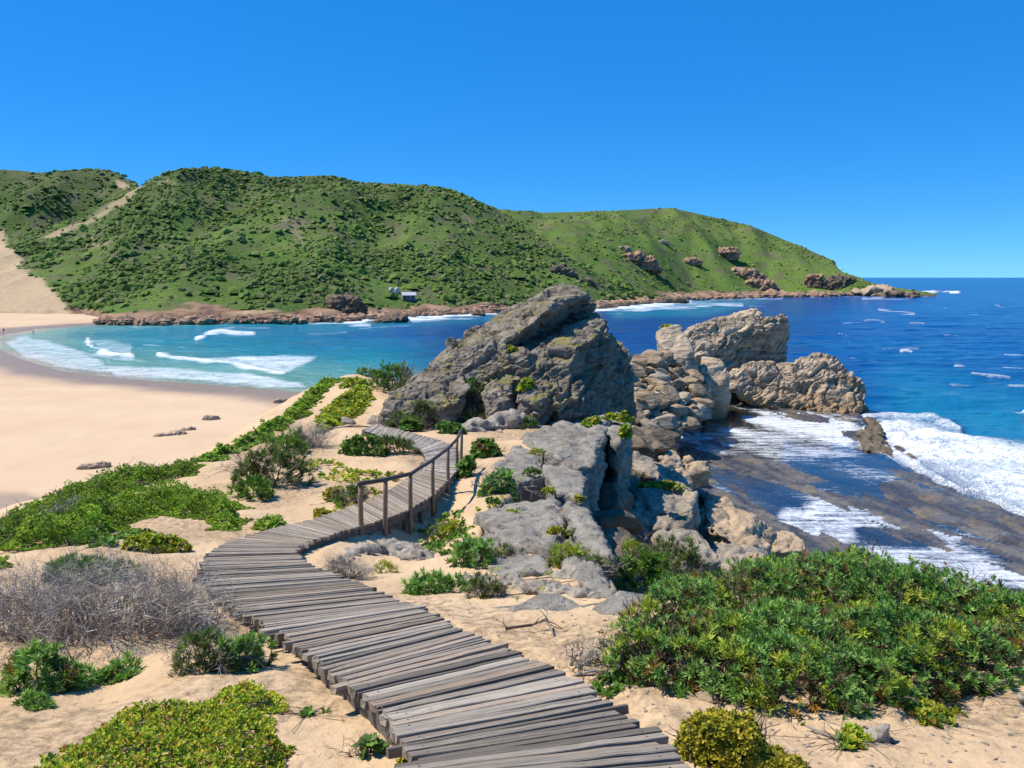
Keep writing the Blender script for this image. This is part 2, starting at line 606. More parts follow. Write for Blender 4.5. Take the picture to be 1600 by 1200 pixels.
# ------------------------------------------------------------------ the dune we stand on
_hy = np.array([-5, 0, 15, 23, 31, 40, 60, 90])
_hh = np.array([0.4, 1.5, 5.0, 5.85, 6.2, 6.6, 7.0, 7.4])

def hdeck(Y):
    """how far the boardwalk lies below the eye at distance Y"""
    Y = np.asarray(Y, float)
    return sum(np.interp(Y + o, _hy, _hh) for o in (-1.6, -0.8, 0, 0.8, 1.6)) / 5

def S0(px, py, lift=0.0):
    """where the pixel's ray meets the smooth dune surface (lift: metres above it)"""
    a, y, z = dirs(px, py)
    sl = -z / y
    lo, hi = 0.5, 120.0
    for _ in range(50):
        m = 0.5 * (lo + hi)
        if sl * m < hdeck(m) - lift:
            lo = m
        else:
            hi = m
    return P(px, py, lo)

cliff_px = [(975, 940), (958, 885), (930, 835), (915, 800), (930, 765), (938, 710), (950, 655), (978, 645)]
crest_px = [(555, 583), (500, 612), (450, 645), (390, 680), (300, 718), (200, 742), (90, 768), (0, 803)]
PLAT = [(24, -6), (20, 5.6), (12, 7.2), (8, 7.9), (4, 8.3), (2.2, 8.2)]
PLAT += [tuple(S0(*q)[:2]) for q in cliff_px]
n_cliff = len(PLAT)
PLAT += [(8.5, 43), (6, 48), (-2, 49), (-7.5, 48)]
PLAT += [tuple(S0(*q)[:2]) for q in crest_px]
PLAT += [(-19, 14), (-26, 4), (-28, -6)]

hump = P(600, 583, 43)
handrail_mid = P(660, 835, 16.5)

edge_pairs = [((690, 1268), (1130, 1240)), ((662, 1215), (1045, 1175)), ((641, 1174), (978, 1116)), ((622, 1143), (930, 1084)), ((594, 1113), (879, 1050)), ((563, 1085), (820, 1025)), ((520, 1049), (736, 993)), ((480, 1017), (695, 972)), ((450, 996), (665, 957)), ((403, 969), (631, 942)), ((351, 939), (575, 918)), ((322, 912), (525, 899)), ((315, 890), (484, 882)), ((322, 871), (465, 867)), ((345, 853), (468, 855)), ((390, 836), (484, 846)), ((440, 822), (510, 838)), ((490, 811), (540, 828)), ((535, 796), (575, 818)), ((570, 783), (612, 806)), ((603, 768), (645, 792)), ((630, 752), (676, 772)), ((652, 737), (702, 748)), ((663, 722), (721, 722)), ((664, 712), (715, 703)), ((655, 703), (690, 689)), ((632, 694), (655, 679)), ((600, 683), (612, 668)), ((565, 672), (585, 662))]
edgeL = [a for a, b in edge_pairs]
edgeR = [b for a, b in edge_pairs]

walk_line = [tuple((0.5 * (S0(*a) + S0(*b)))[:2]) for a, b in edge_pairs]

def dune_z(x, y, detail=True):
    x = np.asarray(x, float)
    y = np.asarray(y, float)
    z = H - hdeck(y) - 0.14
    z = z + 0.9 * np.exp(-(((x - hump[0]) / 5.5) ** 2 + ((y - hump[1]) / 5.0) ** 2))
    # hollow to the right of the raised part of the boardwalk
    z = z - 0.55 * np.exp(-(((x - handrail_mid[0] - 0.1) / 0.8) ** 2 + ((y - handrail_mid[1]) / 4.2) ** 2))
    z = z + 0.14 * fbm(xyz(x, y) * 0.35, 3)
    if detail:
        z = z + 0.035 * fbm(xyz(x, y, 5.0) * 1.7, 4) + 0.012 * fbm(xyz(x, y, 9.0) * 9, 2)
    wd, _ = line_d(x, y, walk_line)
    cap = H - hdeck(y) - 0.15
    z = np.where(wd < 1.7, np.minimum(z, cap + 0.5 * sstep(0.75, 1.7, wd)), z)
    sd, idx = poly_sd(x, y, PLAT)
    right = (idx < n_cliff + 2)
    out = np.maximum(-sd, 0)
    wob = 0.5 * fbm(xyz(x, y, 2.0) * 0.6, 3)
    low_r = np.interp(y, [0, 10, 20, 28, 40, 55, 70], [8.5, 7.5, 6.2, 5.2, 3.0, 0.2, -1.5]) + 0.5 * wob + 0.45 * ridged(xyz(x, y, 4.0) * 0.55, 3)
    low_r = low_r - 9 * sstep(0.24, 0.34, x / np.maximum(y, 1)) * sstep(14, 30, y)
    zr = np.maximum(z - 7.5 * np.where(idx >= 8, sstep(-2.2, -1.5, -sd), sstep(0.0, 0.7, -sd)) - 0.35 * out, low_r)
    zr = np.where(z < low_r, z, zr)
    zr = zr - 2.2 * sstep(60, 75, y)
    zl = z - (0.62 * out * out / (out + 1.6)) + 0.12 * wob * sstep(0, 2, out)
    zl = np.maximum(zl, -3)
    zz = np.where(sd >= 0, z, np.where(right, zr, zl))
    zz = np.where((sd >= 0) & right & (idx >= 8) & (sd < 2.2), zr, zz)
    return zz

def S(px, py, lift=0.0):
    """pixel -> point on the real dune surface"""
    a, y, z = dirs(px, py)
    ts = np.concatenate([np.linspace(1.5, 20, 900), np.linspace(20.03, 60, 900)])
    xs, ys, zs = a / y * ts, ts, H + z / y * ts
    g = dune_z(xs, ys, False) + lift
    k = np.argmax(zs <= g)
    if zs[k] > g[k]:
        return S0(px, py)
    return np.array([xs[k], ys[k], zs[k]])

def build_dune():
    cols = np.linspace(-180, 1780, 330)
    tans = (cols - 800) / F
    rows = np.concatenate([-1.2 + np.geomspace(2.2, 12, 140), np.geomspace(10.9, 72, 200)])
    rows = np.concatenate([[-4.0, -1.0, 0.3], rows])
    Yg, Tg = np.meshgrid(rows, tans, indexing='ij')
    Xg = Tg * (np.maximum(Yg, 0.5) + 2.0)
    Z = dune_z(Xg, Yg)
    V = np.stack([Xg, Yg, Z], -1).reshape(-1, 3)
    lit = sstep(-0.1, 0.5, fbm(xyz(V[:, 0], V[:, 1], 7) * 0.25, 3)) * 0.8
    o = link('dune_sand', mesh_from('dune_sand', V, grid_faces(len(rows), len(cols)), M['sand'], True, None, {'litter': lit}))
    o['kind'] = 'structure'
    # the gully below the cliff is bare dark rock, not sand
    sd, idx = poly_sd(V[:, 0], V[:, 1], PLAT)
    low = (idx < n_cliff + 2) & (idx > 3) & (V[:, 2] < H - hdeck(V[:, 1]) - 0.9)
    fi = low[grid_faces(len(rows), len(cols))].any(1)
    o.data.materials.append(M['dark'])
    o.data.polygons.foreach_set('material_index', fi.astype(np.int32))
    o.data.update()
    return o

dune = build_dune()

# ------------------------------------------------------------------ bay, beach and sea
bay_px = [(640, 640), (560, 625), (450, 611), (300, 598), (200, 592), (100, 580), (40, 563), (0, 546), (-22, 536), (0, 524), (60, 514), (140, 508), (250, 503), (340, 498)]
bay_xy = [tuple(G(*q)[:2]) for q in bay_px]
SEA_POLY = bay_xy + [(-40, 1500), (9000, 9000), (9000, 30), (120, 30), (20, 60), (5, 75)]

def beach_z(x, y):
    sd, _ = poly_sd(np.atleast_1d(np.asarray(x, float)), np.atleast_1d(np.asarray(y, float)), SEA_POLY)
    d = max(float(-sd[0]), 0)
    return 0.045 * d / (1 + d / 90)

def build_beach():
    cols = np.linspace(-260, 760, 200)
    tans = (cols - 800) / F
    rows = np.geomspace(24, 460, 170)
    Yg, Tg = np.meshgrid(rows, tans, indexing='ij')
    Xg = Tg * Yg
    sd, _ = poly_sd(Xg, Yg, SEA_POLY)
    d = -sd
    z = np.where(d > 0, 0.045 * d / (1 + d / 90), 0.06 * d)
    z = z + 0.05 * fbm(xyz(Xg, Yg) * 0.12, 4) * sstep(4, 20, d)
    z = np.maximum(z, -4)
    # the wet hollow at the foot of the dune on the left
    V = np.stack([Xg, Yg, z], -1).reshape(-1, 3)
    qx, qy = proj(V)
    hollow = sstep(0, 14, -line_dist_below(qx, qy))
    wet = np.maximum(sstep(17, 6, d.ravel() + 2.5 * fbm(xyz(V[:, 0], V[:, 1], 3) * 0.05, 3)), hollow * 0.8)
    o = link('beach', mesh_from('beach', V, grid_faces(len(rows), len(cols)), M['beach'], True, None, {'wet': wet}))
    o['kind'] = 'structure'

def line_dist_below(qx, qy):
    # picture row of the wet hollow's upper rim at the far lower left
    rim = 762 + np.maximum(qx - 40, 0) * 0.35
    return rim - qy

build_beach()

C_DEEP = np.array([0.001, 0.055, 0.235])
C_MID = np.array([0.002, 0.12, 0.33])
C_TURQ = np.array([0.014, 0.27, 0.36])
C_GREEN = np.array([0.17, 0.39, 0.33])
C_SANDY = np.array([0.42, 0.40, 0.31])

foam_lines = [  # picture polyline, half width in pixels, strength
    ([(137, 534), (142, 543), (160, 550), (190, 556), (206, 557)], 5, 1.0), ([(140, 533), (165, 536), (205, 540)], 5, 0.62),
    ([(307, 531), (318, 527), (330, 521), (345, 518), (365, 522), (395, 523)], 4.5, 0.95),
    ([(246, 556), (290, 560), (340, 566), (385, 574), (420, 582), (445, 586)], 4, 1.0),
    ([(165, 572), (190, 578), (250, 588), (310, 592)], 3, 0.75), ([(70, 556), (110, 562), (160, 568), (165, 573)], 2.5, 0.75),
    ([(0, 546), (40, 564), (100, 581), (200, 592), (300, 598), (400, 604), (470, 611)], 2.2, 0.75),
    ([(14, 523), (28, 529), (42, 532)], 2.5, 0.8),
    ([(150, 514), (200, 512), (260, 508), (330, 504), (400, 503)], 2.2, 0.7), ([(430, 502), (480, 504), (540, 507), (580, 509)], 3, 0.8),
    ([(540, 503), (600, 500), (660, 496), (710, 493), (775, 488)], 5, 1.0),
    ([(480, 521), (510, 520), (545, 519)], 2, 0.75), ([(470, 543), (490, 545), (500, 547)], 1.5, 0.6), ([(180, 523), (205, 524), (225, 522)], 1.5, 0.65),
    ([(480, 592), (520, 594), (545, 596)], 1.6, 0.7), ([(790, 485), (870, 480), (930, 480)], 5, 0.9),
    ([(925, 484), (980, 481), (1040, 476), (1080, 468)], 5, 1.0), ([(990, 485), (1050, 482), (1110, 478), (1160, 476)], 3.5, 0.8), ([(1075, 465), (1130, 463), (1200, 462.5), (1270, 462.5)], 1.6, 1.0), ([(1170, 478), (1200, 479)], 1.5, 0.7),
    ([(1260, 463), (1330, 463.5), (1380, 465)], 1.6, 0.75), ([(1345, 467), (1400, 468), (1450, 465)], 1.6, 0.85), ([(1420, 460), (1450, 456), (1500, 457)], 3, 1.0),
    ([(1371, 484), (1390, 486), (1430, 491)], 2.4, 0.95), ([(1314, 505), (1345, 504)], 1.8, 0.7), ([(1347, 502), (1365, 500), (1382, 503)], 2.6, 0.8),
    ([(1380, 544), (1410, 544), (1435, 546)], 2.2, 0.7), ([(1518, 584), (1550, 588), (1580, 591)], 3, 0.75), ([(1574, 606), (1605, 608)], 3, 0.75), ([(1420, 560), (1470, 562)], 2, 0.5),
    ([(1350, 655), (1400, 657), (1450, 662), (1500, 676)], 7, 0.85), ([(1370, 690), (1410, 730), (1480, 762), (1560, 795), (1640, 830)], 13, 1.0), ([(1385, 675), (1440, 700), (1520, 722), (1640, 745)], 16, 0.72),
    ([(1460, 690), (1560, 690), (1660, 700)], 9, 0.6), ([(1370, 600), (1420, 610), (1500, 622)], 5, 0.45)]
_fr = random.Random(12)
for _k in range(22):     # scattered whitecaps on the open sea
    _y = 470 + 180 * _fr.random() ** 1.6
    _x = _fr.uniform(1230, 1600) if _y > 490 else _fr.uniform(1180, 1600)
    _l = _fr.uniform(8, 34) * (0.4 + (_y - 440) / 160)
    foam_lines.append(([(_x, _y), (_x + _l * 0.5, _y + _fr.uniform(-1, 1.5)), (_x + _l, _y + _fr.uniform(0, 2.5))], _fr.uniform(0.9, 2.2) * (0.5 + (_y - 440) / 200), _fr.uniform(0.6, 1.0)))
foam_lines += [([(90, 546), (130, 551), (185, 562), (235, 566)], 2.2, 0.8), ([(225, 540), (270, 541), (300, 545)], 1.8, 0.75), ([(560, 514), (600, 511), (640, 509)], 1.8, 0.7), ([(330, 514), (380, 513), (420, 512)], 1.6, 0.7), ([(640, 503), (700, 500), (740, 498)], 2.2, 0.8), ([(300, 586), (380, 592), (450, 600)], 2.4, 0.8), ([(1090, 470), (1150, 468), (1220, 467)], 1.6, 0.8)]
foam_polys = [([(245, 554), (400, 553), (505, 556), (480, 570), (445, 586), (385, 574)], 6, 0.72),
              ([(160, 570), (250, 573), (380, 580), (470, 597), (490, 610), (440, 607), (300, 596), (180, 589)], 5, 0.72),
              ([(0, 532), (40, 522), (110, 540), (160, 560), (180, 585), (100, 578), (30, 557)], 6, 0.66),
              ([(140, 536), (175, 532), (212, 540), (205, 556), (160, 550)], 4, 0.6),
              ([(1355, 655), (1430, 654), (1520, 680), (1640, 700), (1640, 830), (1540, 788), (1470, 757), (1415, 725), (1375, 695)], 20, 0.85),
              ([(930, 478), (1090, 466), (1170, 474), (1080, 484), (960, 488)], 5, 0.55)]

def build_sea():
    cols = np.linspace(-400, 2000, 440)
    tans = (cols - 800) / F
    rows = np.concatenate([np.geomspace(38, 620, 270), np.geomspace(632, 70000, 45)])
    Yg, Tg = np.meshgrid(rows, tans, indexing='ij')
    Xg = Tg * Yg
    x, y = Xg.ravel(), Yg.ravel()
    qx, qy = proj(np.stack([x, y, 0 * x], -1))
    foam = np.zeros(len(x))
    raise_ = np.zeros(len(x))
    wob = 2.0 * fbm(xyz(x, y) * 0.06, 3)
    wob2 = 1.6 * fbm(xyz(x, y, 6) * 0.045, 3)
    for pts, w, st in foam_lines:
        bb = [min(p[0] for p in pts) - 40, max(p[0] for p in pts) + 40, min(p[1] for p in pts) - 30, max(p[1] for p in pts) + 30]
        m = (qx > bb[0]) & (qx < bb[1]) & (qy > bb[2]) & (qy < bb[3])
        if not m.any():
            continue
        d, _ = line_d(qx[m], qy[m] + 0.45 * w * wob[m], pts)
        ww = w * np.clip(0.95 + 0.5 * wob2[m], 0.25, 1.8)
        v = (0.86 if w > 2.7 else 0.76) * st * sstep(1.9, 0.1, d / ww)
        foam[m] = np.maximum(foam[m], v)
        raise_[m] = np.maximum(raise_[m], (0.55 if qy[m].mean() > 515 else 0.4) * st * sstep(1.5, 0.0, d / w) * (1 if w > 2.6 else 0.3))
    for pts, fe, st in foam_polys:
        sd, _ = poly_sd(qx, qy + 1.5 * wob, pts)
        foam = np.maximum(foam, st * sstep(-fe, fe, sd))
    sd, _ = poly_sd(x, y, SEA_POLY)
    beach_d, _ = line_d(x, y, bay_xy)
    # colour of the water: sandy and green over the shallows of the bay, blue where it is deep
    inbay = sstep(760, 560, qx) * sstep(470, 500, qy)
    sh = beach_d + 9 * fbm(xyz(x, y, 4) * 0.02, 3)
    c = C_DEEP[None] + (C_MID - C_DEEP)[None] * (sstep(450, 900, qy) * 0.5 + 0.25 * sstep(-0.1, 0.6, fbm(xyz(x, y, 1) * 0.012, 3)))[:, None]
    bayc = np.where((sh < 9)[:, None], C_SANDY + (C_GREEN - C_SANDY) * np.clip(sh / 9, 0, 1)[:, None],
                    np.where((sh < 45)[:, None], C_GREEN + (C_TURQ - C_GREEN) * np.clip((sh - 9) / 36, 0, 1)[:, None],
                             C_TURQ + (C_MID * 1.05 - C_TURQ) * np.clip((sh - 45) / 70, 0, 1)[:, None]))
    c = c * (1 - inbay[:, None]) + bayc * inbay[:, None]
    tq = np.zeros(len(x))
    for pts, fe, a in [([(1400, 600), (1500, 610), (1640, 630), (1640, 700), (1500, 690), (1400, 660)], 75, 0.55), ([(940, 478), (1100, 468), (1200, 470), (1100, 492), (960, 496)], 8, 0.6),
                       ([(1450, 690), (1660, 690), (1660, 840), (1560, 800)], 40, 0.8), ([(400, 500), (780, 486), (780, 500), (500, 520)], 8, 0.5)]:
        sdp, _ = poly_sd(qx, qy, pts)
        tq = np.maximum(tq, a * sstep(-fe, fe * 0.6, sdp + fe * 0.4 * wob * 0.3))
    c = c * (1 - tq[:, None]) + C_TURQ[None] * tq[:, None]
    near = sstep(900, 120, y)
    swell = fbm(np.stack([x * 0.035 + y * 0.012, y * 0.085 - x * 0.02, 0 * x], -1), 3) * 0.42 + fbm(np.stack([x * 0.2, y * 0.35, 0 * x + 3], -1), 3) * 0.12
    calm = sstep(2, 45, sd)
    z = swell * near * (0.08 + 0.92 * calm) + raise_ * (0.25 + 0.75 * sstep(3, 30, sd))
    boil = sstep(0.5, 0.9, foam) * sstep(1340, 1380, qx) * sstep(640, 660, qy)
    z = z + boil * (0.35 + 0.9 * np.abs(fbm(xyz(x, y, 8) * 0.22, 4)))
    z = np.where(sd < 0, np.minimum(z, 0.02) + 0.02 * sd.clip(-50, 0), z)
    V = np.stack([x, y, z], -1)
    o = link('sea', mesh_from('sea', V, grid_faces(len(rows), len(cols)), M['sea'], True, c, {'foam': foam}))
    o['kind'] = 'structure'

build_sea()

# ------------------------------------------------------------------ headland hills
GREEN_D = np.array([0.085, 0.128, 0.030])
GREEN_M = np.array([0.10, 0.165, 0.036])
GREEN_L = np.array([0.175, 0.275, 0.05])
OLIVE = np.array([0.185, 0.19, 0.08])
DRY = np.array([0.20, 0.17, 0.105])
SANDC = np.array([0.64, 0.46, 0.28])
REDC = np.array([0.42, 0.26, 0.16])

def lerp3(a, b, t):
    return a + (b - a) * t[:, None]

def hill(name, sky_px, shore_px, run, cols, nrow, grassy, clumps, label_kind, seed, rocky=True, csize=(0.6, 1.7)):
    skx, sky_ = zip(*sky_px)
    shx, shy = zip(*shore_px)
    rs = np.interp(cols, skx, sky_)
    rs = rs + 1.0 * fbm(xyz(cols * 0.05, 0 * cols + seed), 3) * np.minimum(1, 0 * cols + 1)
    kk = np.array([1, 2, 3, 4, 3, 2, 1]) / 16.0
    rs = np.convolve(np.pad(rs, 3, mode='edge'), kk, 'valid')
    ss = np.interp(cols, shx, shy)
    Ys = np.array([G(a, b)[1] for a, b in zip(cols, ss)])
    el = (ss - rs)
    Yr = Ys + run * np.clip(el / 160.0, 0.05, 1.4)
    Zr = np.array([P(a, b, c)[2] for a, b, c in zip(cols, rs, Yr)])
    Zr = np.maximum(Zr, 1.0)
    t = np.concatenate([np.linspace(-0.06, 0, 4)[:-1], np.linspace(0, 0.12, 26)[:-1], np.linspace(0.12, 1, nrow), np.linspace(1.03, 1.5, 10)])
    T, C = np.meshgrid(t, np.arange(len(cols)), indexing='ij')
    Y = Ys[C] + (Yr - Ys)[C] * T
    X = (cols[C] - 800) / F * (Y * CP + (H - 0.5 * Zr[C] * np.clip(T, 0, 1)) * SP * 0.0 + Y * 0.0)
    prof = np.where(T < 0, T * 0.6, np.where(T <= 1, 0.72 * T + 0.28 * sstep(0, 1, T), 1 - 1.2 * (T - 1) ** 1.5))
    Z = Zr[C] * prof
    # the column must stay at its azimuth once its height is known
    X = (cols[C] - 800) / F * (Y * CP - (Z - H) * SP)
    env = np.clip(T, 0, 1) * (1 - np.clip(T, 0, 1) ** 5)
    sp = ridged(np.stack([X * 0.0085, Y * 0.004, 0 * X + seed], -1), 3) - 0.4
    Z = Z + Zr[C] * env * 0.20 * sp + env * 3.0 * fbm(np.stack([X, Y, 0 * X], -1) * 0.03, 4)
    Z = np.where(T < 1, np.minimum(Z, H + (Zr[C] - H) * Y / Yr[C] - 0.4 * (1 - np.clip(T, 0, 1)) - 0.05), Z)
    rock = sstep(0.055, 0.03, T + 0.03 * fbm(np.stack([X, Y, 0 * X], -1) * 0.03, 3)) * (T > -0.05) if rocky else 0 * T
    Z = Z + rock * (1.0 * ridged(np.stack([X, Y, 0 * X], -1) * 0.08, 4) + 0.4) * sstep(-0.02, 0.02, T)
    V = np.stack([X, Y, Z], -1).reshape(-1, 3)
    qx, qy = proj(V)
    n1 = fbm(V * 0.012 + seed, 4)
    n2 = fbm(V * 0.05 + seed, 4)
    c = lerp3(np.tile(GREEN_M, (len(V), 1)), np.tile(GREEN_L, (len(V), 1)), np.clip(grassy + 0.9 * n1, 0, 1))
    c = lerp3(c, np.tile(OLIVE, (len(V), 1)), sstep(0.0, 0.5, n2 + 0.3 * n1) * 0.6)
    tt = T.ravel()
    c = lerp3(c, np.tile(OLIVE * 0.9, (len(V), 1)), sstep(0.45, 1.0, tt + 0.3 * n1) * (0.65 if grassy < 0.6 else 0.3))
    c = lerp3(c, np.tile(DRY, (len(V), 1)), sstep(0.35, 0.6, n2) * 0.5)
    rk = (rock + 0 * T).ravel()
    c = lerp3(c, REDC[None] * (0.65 + 0.55 * (fbm(V * 0.12, 3)[:, None] + 0.5)), rk)
    sandy = np.zeros(len(V))
    for poly, fe, a in SAND_SCARS:
        sdp, _ = poly_sd(qx, qy, poly)
        sandy = np.maximum(sandy, a * sstep(-fe, fe, sdp + fe * 1.5 * n2))
    c = lerp3(c, np.tile(SANDC, (len(V), 1)), sandy)
    nr, nc = T.shape
    o = link(name, mesh_from(name, V, grid_faces(nr, nc), M['hill'], True, c))
    o['kind'] = 'structure'
    # the scrub on it
    rng = np.random.default_rng(seed)
    dens = np.clip(0.9 - 0.75 * np.clip(grassy + 0.9 * n1, 0, 1), 0.12, 1) * (1 - rk) * (1 - np.clip(sandy * 1.3, 0, 1)) * (tt > 0.025) * (tt < 0.97)
    dens = dens * (0.35 + sstep(-0.25, 0.3, fbm(V * 0.025 + 3, 3)))
    area = (Yr - Ys)[C].ravel()
    w = dens * (np.minimum(area, run) + 20) * np.gradient(t)[:, None].repeat(nc, 1).ravel()
    ids = rng.choice(len(V), clumps, p=w / w.sum())
    base = V[ids] + rng.normal(size=(clumps, 3)) * np.array([1.5, 1.5, 0.05])
    tv = np.array([(math.cos(a), math.sin(a), 0.0) for a in np.arange(5) * 1.2566] + [(0.62 * math.cos(a), 0.62 * math.sin(a), 0.8) for a in np.arange(5) * 1.2566 + 0.6] + [(0, 0, 1.0)])
    tf = np.array([(k, (k + 1) % 5, 5 + k) for k in range(5)] + [((k + 1) % 5, 5 + (k + 1) % 5, 5 + k) for k in range(5)] + [(5 + k, 5 + (k + 1) % 5, 10) for k in range(5)])
    r = rng.uniform(csize[0], csize[1], clumps) * np.exp(0.35 * rng.normal(size=clumps))
    jit = rng.uniform(0.65, 1.3, (clumps, len(tv), 1))
    rot = rng.uniform(0, 6.28, clumps)
    co, si = np.cos(rot), np.sin(rot)
    R = np.zeros((clumps, 3, 3))
    R[:, 0, 0] = co; R[:, 0, 1] = -si; R[:, 1, 0] = si; R[:, 1, 1] = co; R[:, 2, 2] = 1
    L = tv[None] * jit * (r[:, None, None] * np.array([1.15, 1.15, 0.75]))
    L = np.einsum('nij,nkj->nki', R, L) + base[:, None] - np.array([0, 0, 0.25])
    tone = rng.uniform(0, 1, clumps)
    cc = lerp3(np.tile(GREEN_D * 1.3, (clumps, 1)), np.tile(GREEN_L * 1.0, (clumps, 1)), np.clip(0.12 + 0.6 * tone + 0.8 * n1[ids] + 0.5 * grassy, 0, 1))
    cc = lerp3(cc, np.tile(OLIVE * 1.1, (clumps, 1)), (rng.uniform(0, 1, clumps) < 0.25) * 0.75)
    cc = np.repeat(cc, len(tv), 0)
    FF = (tf[None] + (np.arange(clumps) * len(tv))[:, None, None]).reshape(-1, 3)
    o2 = link('coastal_scrub', mesh_from('coastal_scrub', L.reshape(-1, 3), FF, M['scrub'], False, cc))
    o2['kind'] = 'stuff'
    o2['label'] = label_kind
    o2['category'] = 'scrub'
    return V, qx, qy, nr, nc

SAND_SCARS = [([(-40, 362), (6, 360), (14, 385), (30, 392), (30, 420), (60, 432), (75, 446), (90, 460), (110, 490), (130, 500), (60, 505), (-40, 505)], 5, 1.0),
              ([(212, 292), (221, 296), (180, 330), (150, 345), (120, 358), (70, 372), (70, 368), (125, 350), (165, 325)], 4, 0.62),
              ([(180, 283), (205, 290), (195, 297), (184, 293)], 3, 0.8),
              ([(240, 285), (262, 276), (275, 284), (250, 290)], 4, 0.4),
              ([(725, 330), (735, 340), (740, 360), (722, 345)], 5, 0.35), ([(440, 340), (470, 350), (475, 385), (450, 370)], 9, 0.3),
              ([(255, 385), (295, 370), (290, 376), (250, 395)], 4, 0.35), ([(130, 370), (170, 375), (165, 388), (130, 385)], 6, 0.4),
              ([(360, 490), (425, 483), (440, 486), (370, 492)], 3, 0.7)]

hill('left_hill', [(-420, 275), (-200, 262), (0, 265), (30, 266), (60, 270), (130, 267), (165, 266), (185, 272), (205, 284), (218, 291), (260, 325), (330, 365), (420, 420)],
     [(-420, 478), (420, 478)], 300, np.arange(-320, 420, 5.0), 80, 0.05, 6000, 'dark green coastal scrub covering the left-hand hill behind the dune', 5, False, (0.9, 2.0))
HA = hill('near_hill', [(-420, 470), (-200, 440), (-60, 405), (0, 385), (40, 368), (70, 360), (130, 335), (215, 294), (245, 277), (280, 266), (350, 264), (385, 270), (425, 278), (500, 274), (530, 276), (565, 285), (620, 290), (690, 294), (715, 302), (750, 318), (780, 330), (830, 362), (880, 398), (940, 432), (1000, 456), (1040, 464)],
     [(-420, 500), (0, 497), (130, 497), (170, 502), (260, 502), (340, 500), (470, 500), (520, 499), (600, 494), (700, 490), (800, 485), (920, 481), (1000, 474), (1040, 470)], 270, np.arange(-320, 1036, 4.5), 130, 0.36, 17000,
     'dense green and olive bush covering the near hill above the bay', 8)
HC = hill('far_hill', [(640, 345), (700, 332), (780, 328), (850, 332), (905, 331), (960, 329), (1040, 325), (1060, 327), (1100, 336), (1170, 352), (1230, 376), (1290, 402), (1302, 408), (1312, 424), (1350, 436), (1365, 445), (1400, 449), (1440, 455), (1465, 460)],
     [(640, 478), (900, 474), (1000, 469), (1080, 464), (1200, 461), (1300, 461), (1400, 463), (1470, 463)], 420, np.arange(640, 1466, 3.5), 110, 0.95, 4500,
     'short green scrub and grass covering the far hill towards the point', 21, True, (0.7, 1.4))

def on_hill(Hd, px, py):
    V, qx, qy, nr, nc = Hd
    d = (qx - px) ** 2 + (qy - py) ** 2
    front = V[:, 1] < 1e9
    return V[np.argmin(np.where(front, d, 1e9))]

# ------------------------------------------------------------------ the wave-cut shelf and its pools
ZS = 0.9
shelf_px = [(1000, 660), (1035, 640), (1090, 628), (1160, 622), (1250, 640), (1340, 648), (1368, 668), (1385, 705), (1420, 728), (1480, 760), (1600, 810), (1750, 875), (1900, 940), (1900, 1080), (1350, 1060), (1180, 900), (1090, 800), (1020, 730)]
shelf_xy = [tuple(G(a, b, ZS)[:2]) for a, b in shelf_px]
_a, _b = G(1100, 700, ZS), G(1500, 850, ZS)
sdir = (_b - _a)[:2]
sdir /= np.linalg.norm(sdir)

shelf_foam = [([(1150, 645), (1200, 636), (1270, 640), (1330, 652), (1345, 668), (1330, 700), (1340, 712), (1260, 690), (1200, 680), (1160, 665)], 13, 0.62),
              ([(1215, 780), (1330, 775), (1400, 795), (1520, 835), (1490, 850), (1380, 830), (1330, 850), (1300, 870), (1250, 865), (1215, 820)], 18, 0.55),
              ([(1330, 850), (1480, 850), (1620, 900), (1620, 930), (1400, 900)], 10, 0.55), ([(1060, 690), (1100, 690), (1115, 715), (1080, 712)], 5, 0.5),
              ([(1335, 672), (1355, 665), (1392, 705), (1410, 730), (1375, 715), (1345, 695)], 4, 0.66)]

